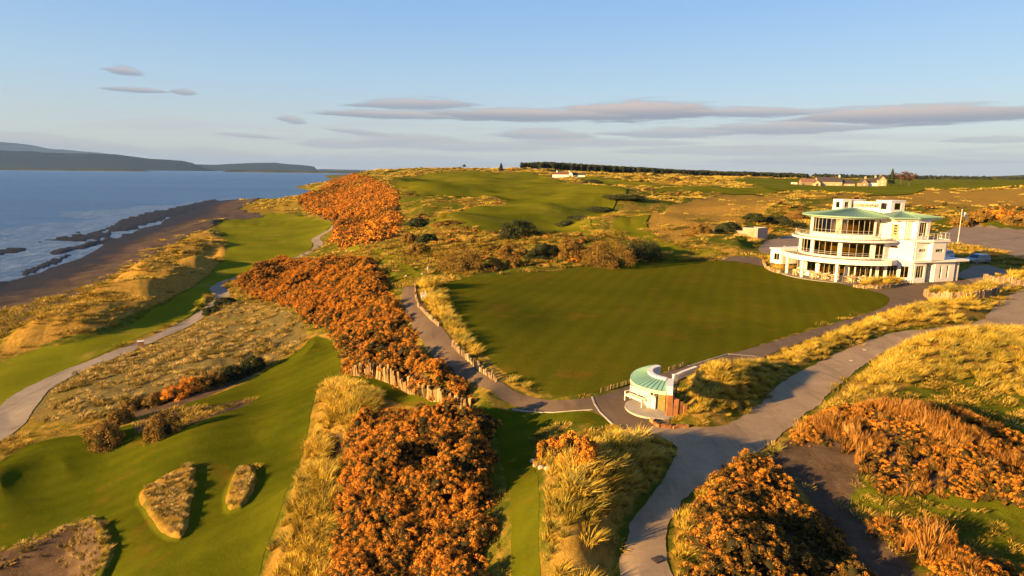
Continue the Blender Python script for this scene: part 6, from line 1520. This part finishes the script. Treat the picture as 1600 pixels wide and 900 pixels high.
stump(668.5, 424.5, .16, .7, 'short pale post at the edge of the tee above the asphalt path', 'post', M_cream, 'tee_post')
stump(220, 541, .7, .7, 'small brown litter box with a pale lid beside the lower gravel path', 'litter box', M_sleeper, 'litter_box')
g_ = on_ground(659, 470); bench((g_.x + .2, g_.y, g_.z + .15), rad(-78), 'pale timber bench set into the marram bank beside the asphalt path', M_cream, 1.5, False)
for k, (a, b, lab) in enumerate([(1028, 876, 'dark drain cover in the road at the bottom of the view'), (1351, 548, 'drain cover on the road bend, nearer the golden bank'), (1330, 565, 'drain cover on the road bend, lower left one of the pair'), (1450, 530, 'small drain cover on the road near the right edge')]):
    g_ = on_ground(a, b); t = empty('drain_cover', (g_.x, g_.y, g_.z + .055), rad(30), lab, 'drain cover', 'drain covers in the road')
    m_ = MB(); m_.box((0, 0, 0), (.42, .36, .02)); m_.build('frame', M_black, t)
    for j in range(4): m_ = MB(); m_.box((-.14 + j * .093, 0, .016), (.045, .28, .015)); m_.build('bar', M_concrete if k else M_slate, t)

# ============ trees ============
def tree(loc, h, w_, label, mat, name, seed, conif=False, group=None, leafn=900, leaf=.45):
    t = empty(name, loc, 0, label, 'tree', group); rng = np.random.default_rng(seed)
    m_ = MB(); m_.bar((0, 0, -.5), (0, 0, h * .8), w_ * .045, 7, w_ * .012)
    for k in range(7):
        a = rng.uniform(0, 6.28); z_ = h * (.3 + .07 * k); m_.bar((0, 0, z_), (math.cos(a) * w_ * .32, math.sin(a) * w_ * .32, z_ + h * .16), w_ * .014, 5, w_ * .005)
    m_.build('trunk', M_slate, t)
    if conif:
        Ps = []; N = leafn; zz = rng.random(N) ** .8; layer = .82 + .18 * np.sin(zz * 34); rr = w_ / 2 * (1 - zz) ** .8 * layer * np.sqrt(rng.random(N)) ** .6; th = rng.uniform(0, 6.28, N)
        Pc = np.stack([rr * np.cos(th), rr * np.sin(th), h * (.14 + .86 * zz)], -1); Nn = np.stack([np.cos(th), np.sin(th), np.full(N, .5)], -1)
        V, Fq = leaf_quads(Pc, Nn, leaf, rng); col = np.zeros((N, 4, 4)); col[:, :, 0] = .7; col[:, :, 1] = rng.random(N)[:, None]; col[:, :, 2] = rng.random(N)[:, None]; col[:, :, 3] = 1
        mesh_np('crown', V, Fq, mat, True, {'leaf': ('FLOAT_COLOR', col.reshape(-1, 4))}, parent=t)
    else:
        o = crown_mesh('crown', mat, rng, (w_ / 2, w_ / 2, h * .42), 16, leafn, leaf, .30, core=.45, spike=.3); o.parent = t; o.location = (0, 0, h * .56)
    return t
def far_spot(px, py, d): p = at_d(px, py, d); return Vector((p[0], p[1], hz(p[0], p[1])))
tree(far_spot(1392, 292, 640), 17, 9, 'tall dark conifer just right of the farmhouse', MV['dark'], 'conifer_tree', 1, True, leafn=1400, leaf=.9)
tree(far_spot(1407, 292, 640), 15, 13, 'bare reddish brown tree right of the dark conifer by the farmhouse', MV['bare'], 'bare_tree', 2, leafn=1500, leaf=.6)
tree(far_spot(1420, 292, 640), 13, 12, 'bare reddish brown tree at the right end of the farmhouse trees', MV['bare'], 'bare_tree', 3, leafn=1300, leaf=.6)
tree(far_spot(783, 262, 760), 11, 8, 'lone dark conifer standing on the skyline left of the pine wood', MV['tree'], 'conifer_tree', 4, True, leafn=900, leaf=.9)
tree(far_spot(725, 263, 900), 5.5, 5, 'tiny round bush like tree on the skyline above the far fairway', MV['dark'], 'small_tree', 5, leafn=300, leaf=.7)
# the pine wood along the skyline: reads as one mass
rw = np.random.default_rng(77); N = 2600
pxs = rw.uniform(816, 1262, N); dd_ = rw.uniform(880, 1010, N) + (pxs - 816) * .35
r_ = ray(pxs, np.full(N, 268.0)); X_ = r_[:, 0] * dd_; Y_ = dd_; zz = gsample(H, X_, Y_)
top = CAMZ - (np.interp(pxs, [816, 850, 1000, 1150, 1262], [256.5, 256, 263.5, 271, 276]) - (262 + pxs * .01)) / F * dd_
hgt = np.clip(top - zz, 6, 17) * (.85 + .2 * rw.random(N)); 
scatter('pine_wood', np.stack([X_, Y_, zz + hgt * .55], -1), np.stack([np.full(N, 6.0), np.full(N, 6.0), hgt * .75], -1), 'tree', 'long dark pine wood along the skyline behind the lodge', 'wood', tilt=.03)
mb = MB()
for k in range(0, N, 2): mb.bar((X_[k], Y_[k], zz[k] - .5), (X_[k], Y_[k], zz[k] + hgt[k] * .6), .25, 3)
tag(mb.build('pine_trunks', simple('pine_bark', (.12, .07, .045), .9)), 'bare trunks of the pine wood along the skyline', 'tree trunks', kind='stuff')
# hedges and copses across the far farmland
N = 1500; pxs = rw.uniform(1270, 1900, N); band = rw.integers(0, 3, N); dd_ = np.array([1500., 2100., 3000.])[band] + rw.normal(size=N) * 40
r_ = ray(pxs, np.full(N, 278.0)); X_ = r_[:, 0] * dd_; Y_ = dd_; zz = gsample(H, X_, Y_); s_ = np.array([6., 8., 10.])[band] * (.6 + .6 * rw.random(N)) * (fbm(pxs / 40, dd_ * 0, 1, 3, 5) > -.2)
scatter('hedgerow_trees', np.stack([X_, Y_, zz + s_ * .3], -1), np.stack([s_ * 1.6, s_, s_], -1), 'tree', 'dark hedgerows and copses across the far farmland at the right', 'trees', tilt=.05)
# ------------------------------------------------------------------ the air
hz_mat = bpy.data.materials.new('sea_air'); hz_mat.use_nodes = True; hn = hz_mat.node_tree; hn.nodes.clear()
pv = hn.nodes.new('ShaderNodeVolumePrincipled'); pv.inputs['Color'].default_value = (.28, .50, 1.0, 1); pv.inputs['Density'].default_value = 0.000018; pv.inputs['Anisotropy'].default_value = 0.0
ho = hn.nodes.new('ShaderNodeOutputMaterial'); hn.links.new(pv.outputs[0], ho.inputs['Volume'])
m_ = MB(); m_.box((0, 20000, 465), (100000, 60000, 970)); hb = m_.build('haze', hz_mat); tag(hb, kind='stuff')
print('script seconds', time.time() - T0)
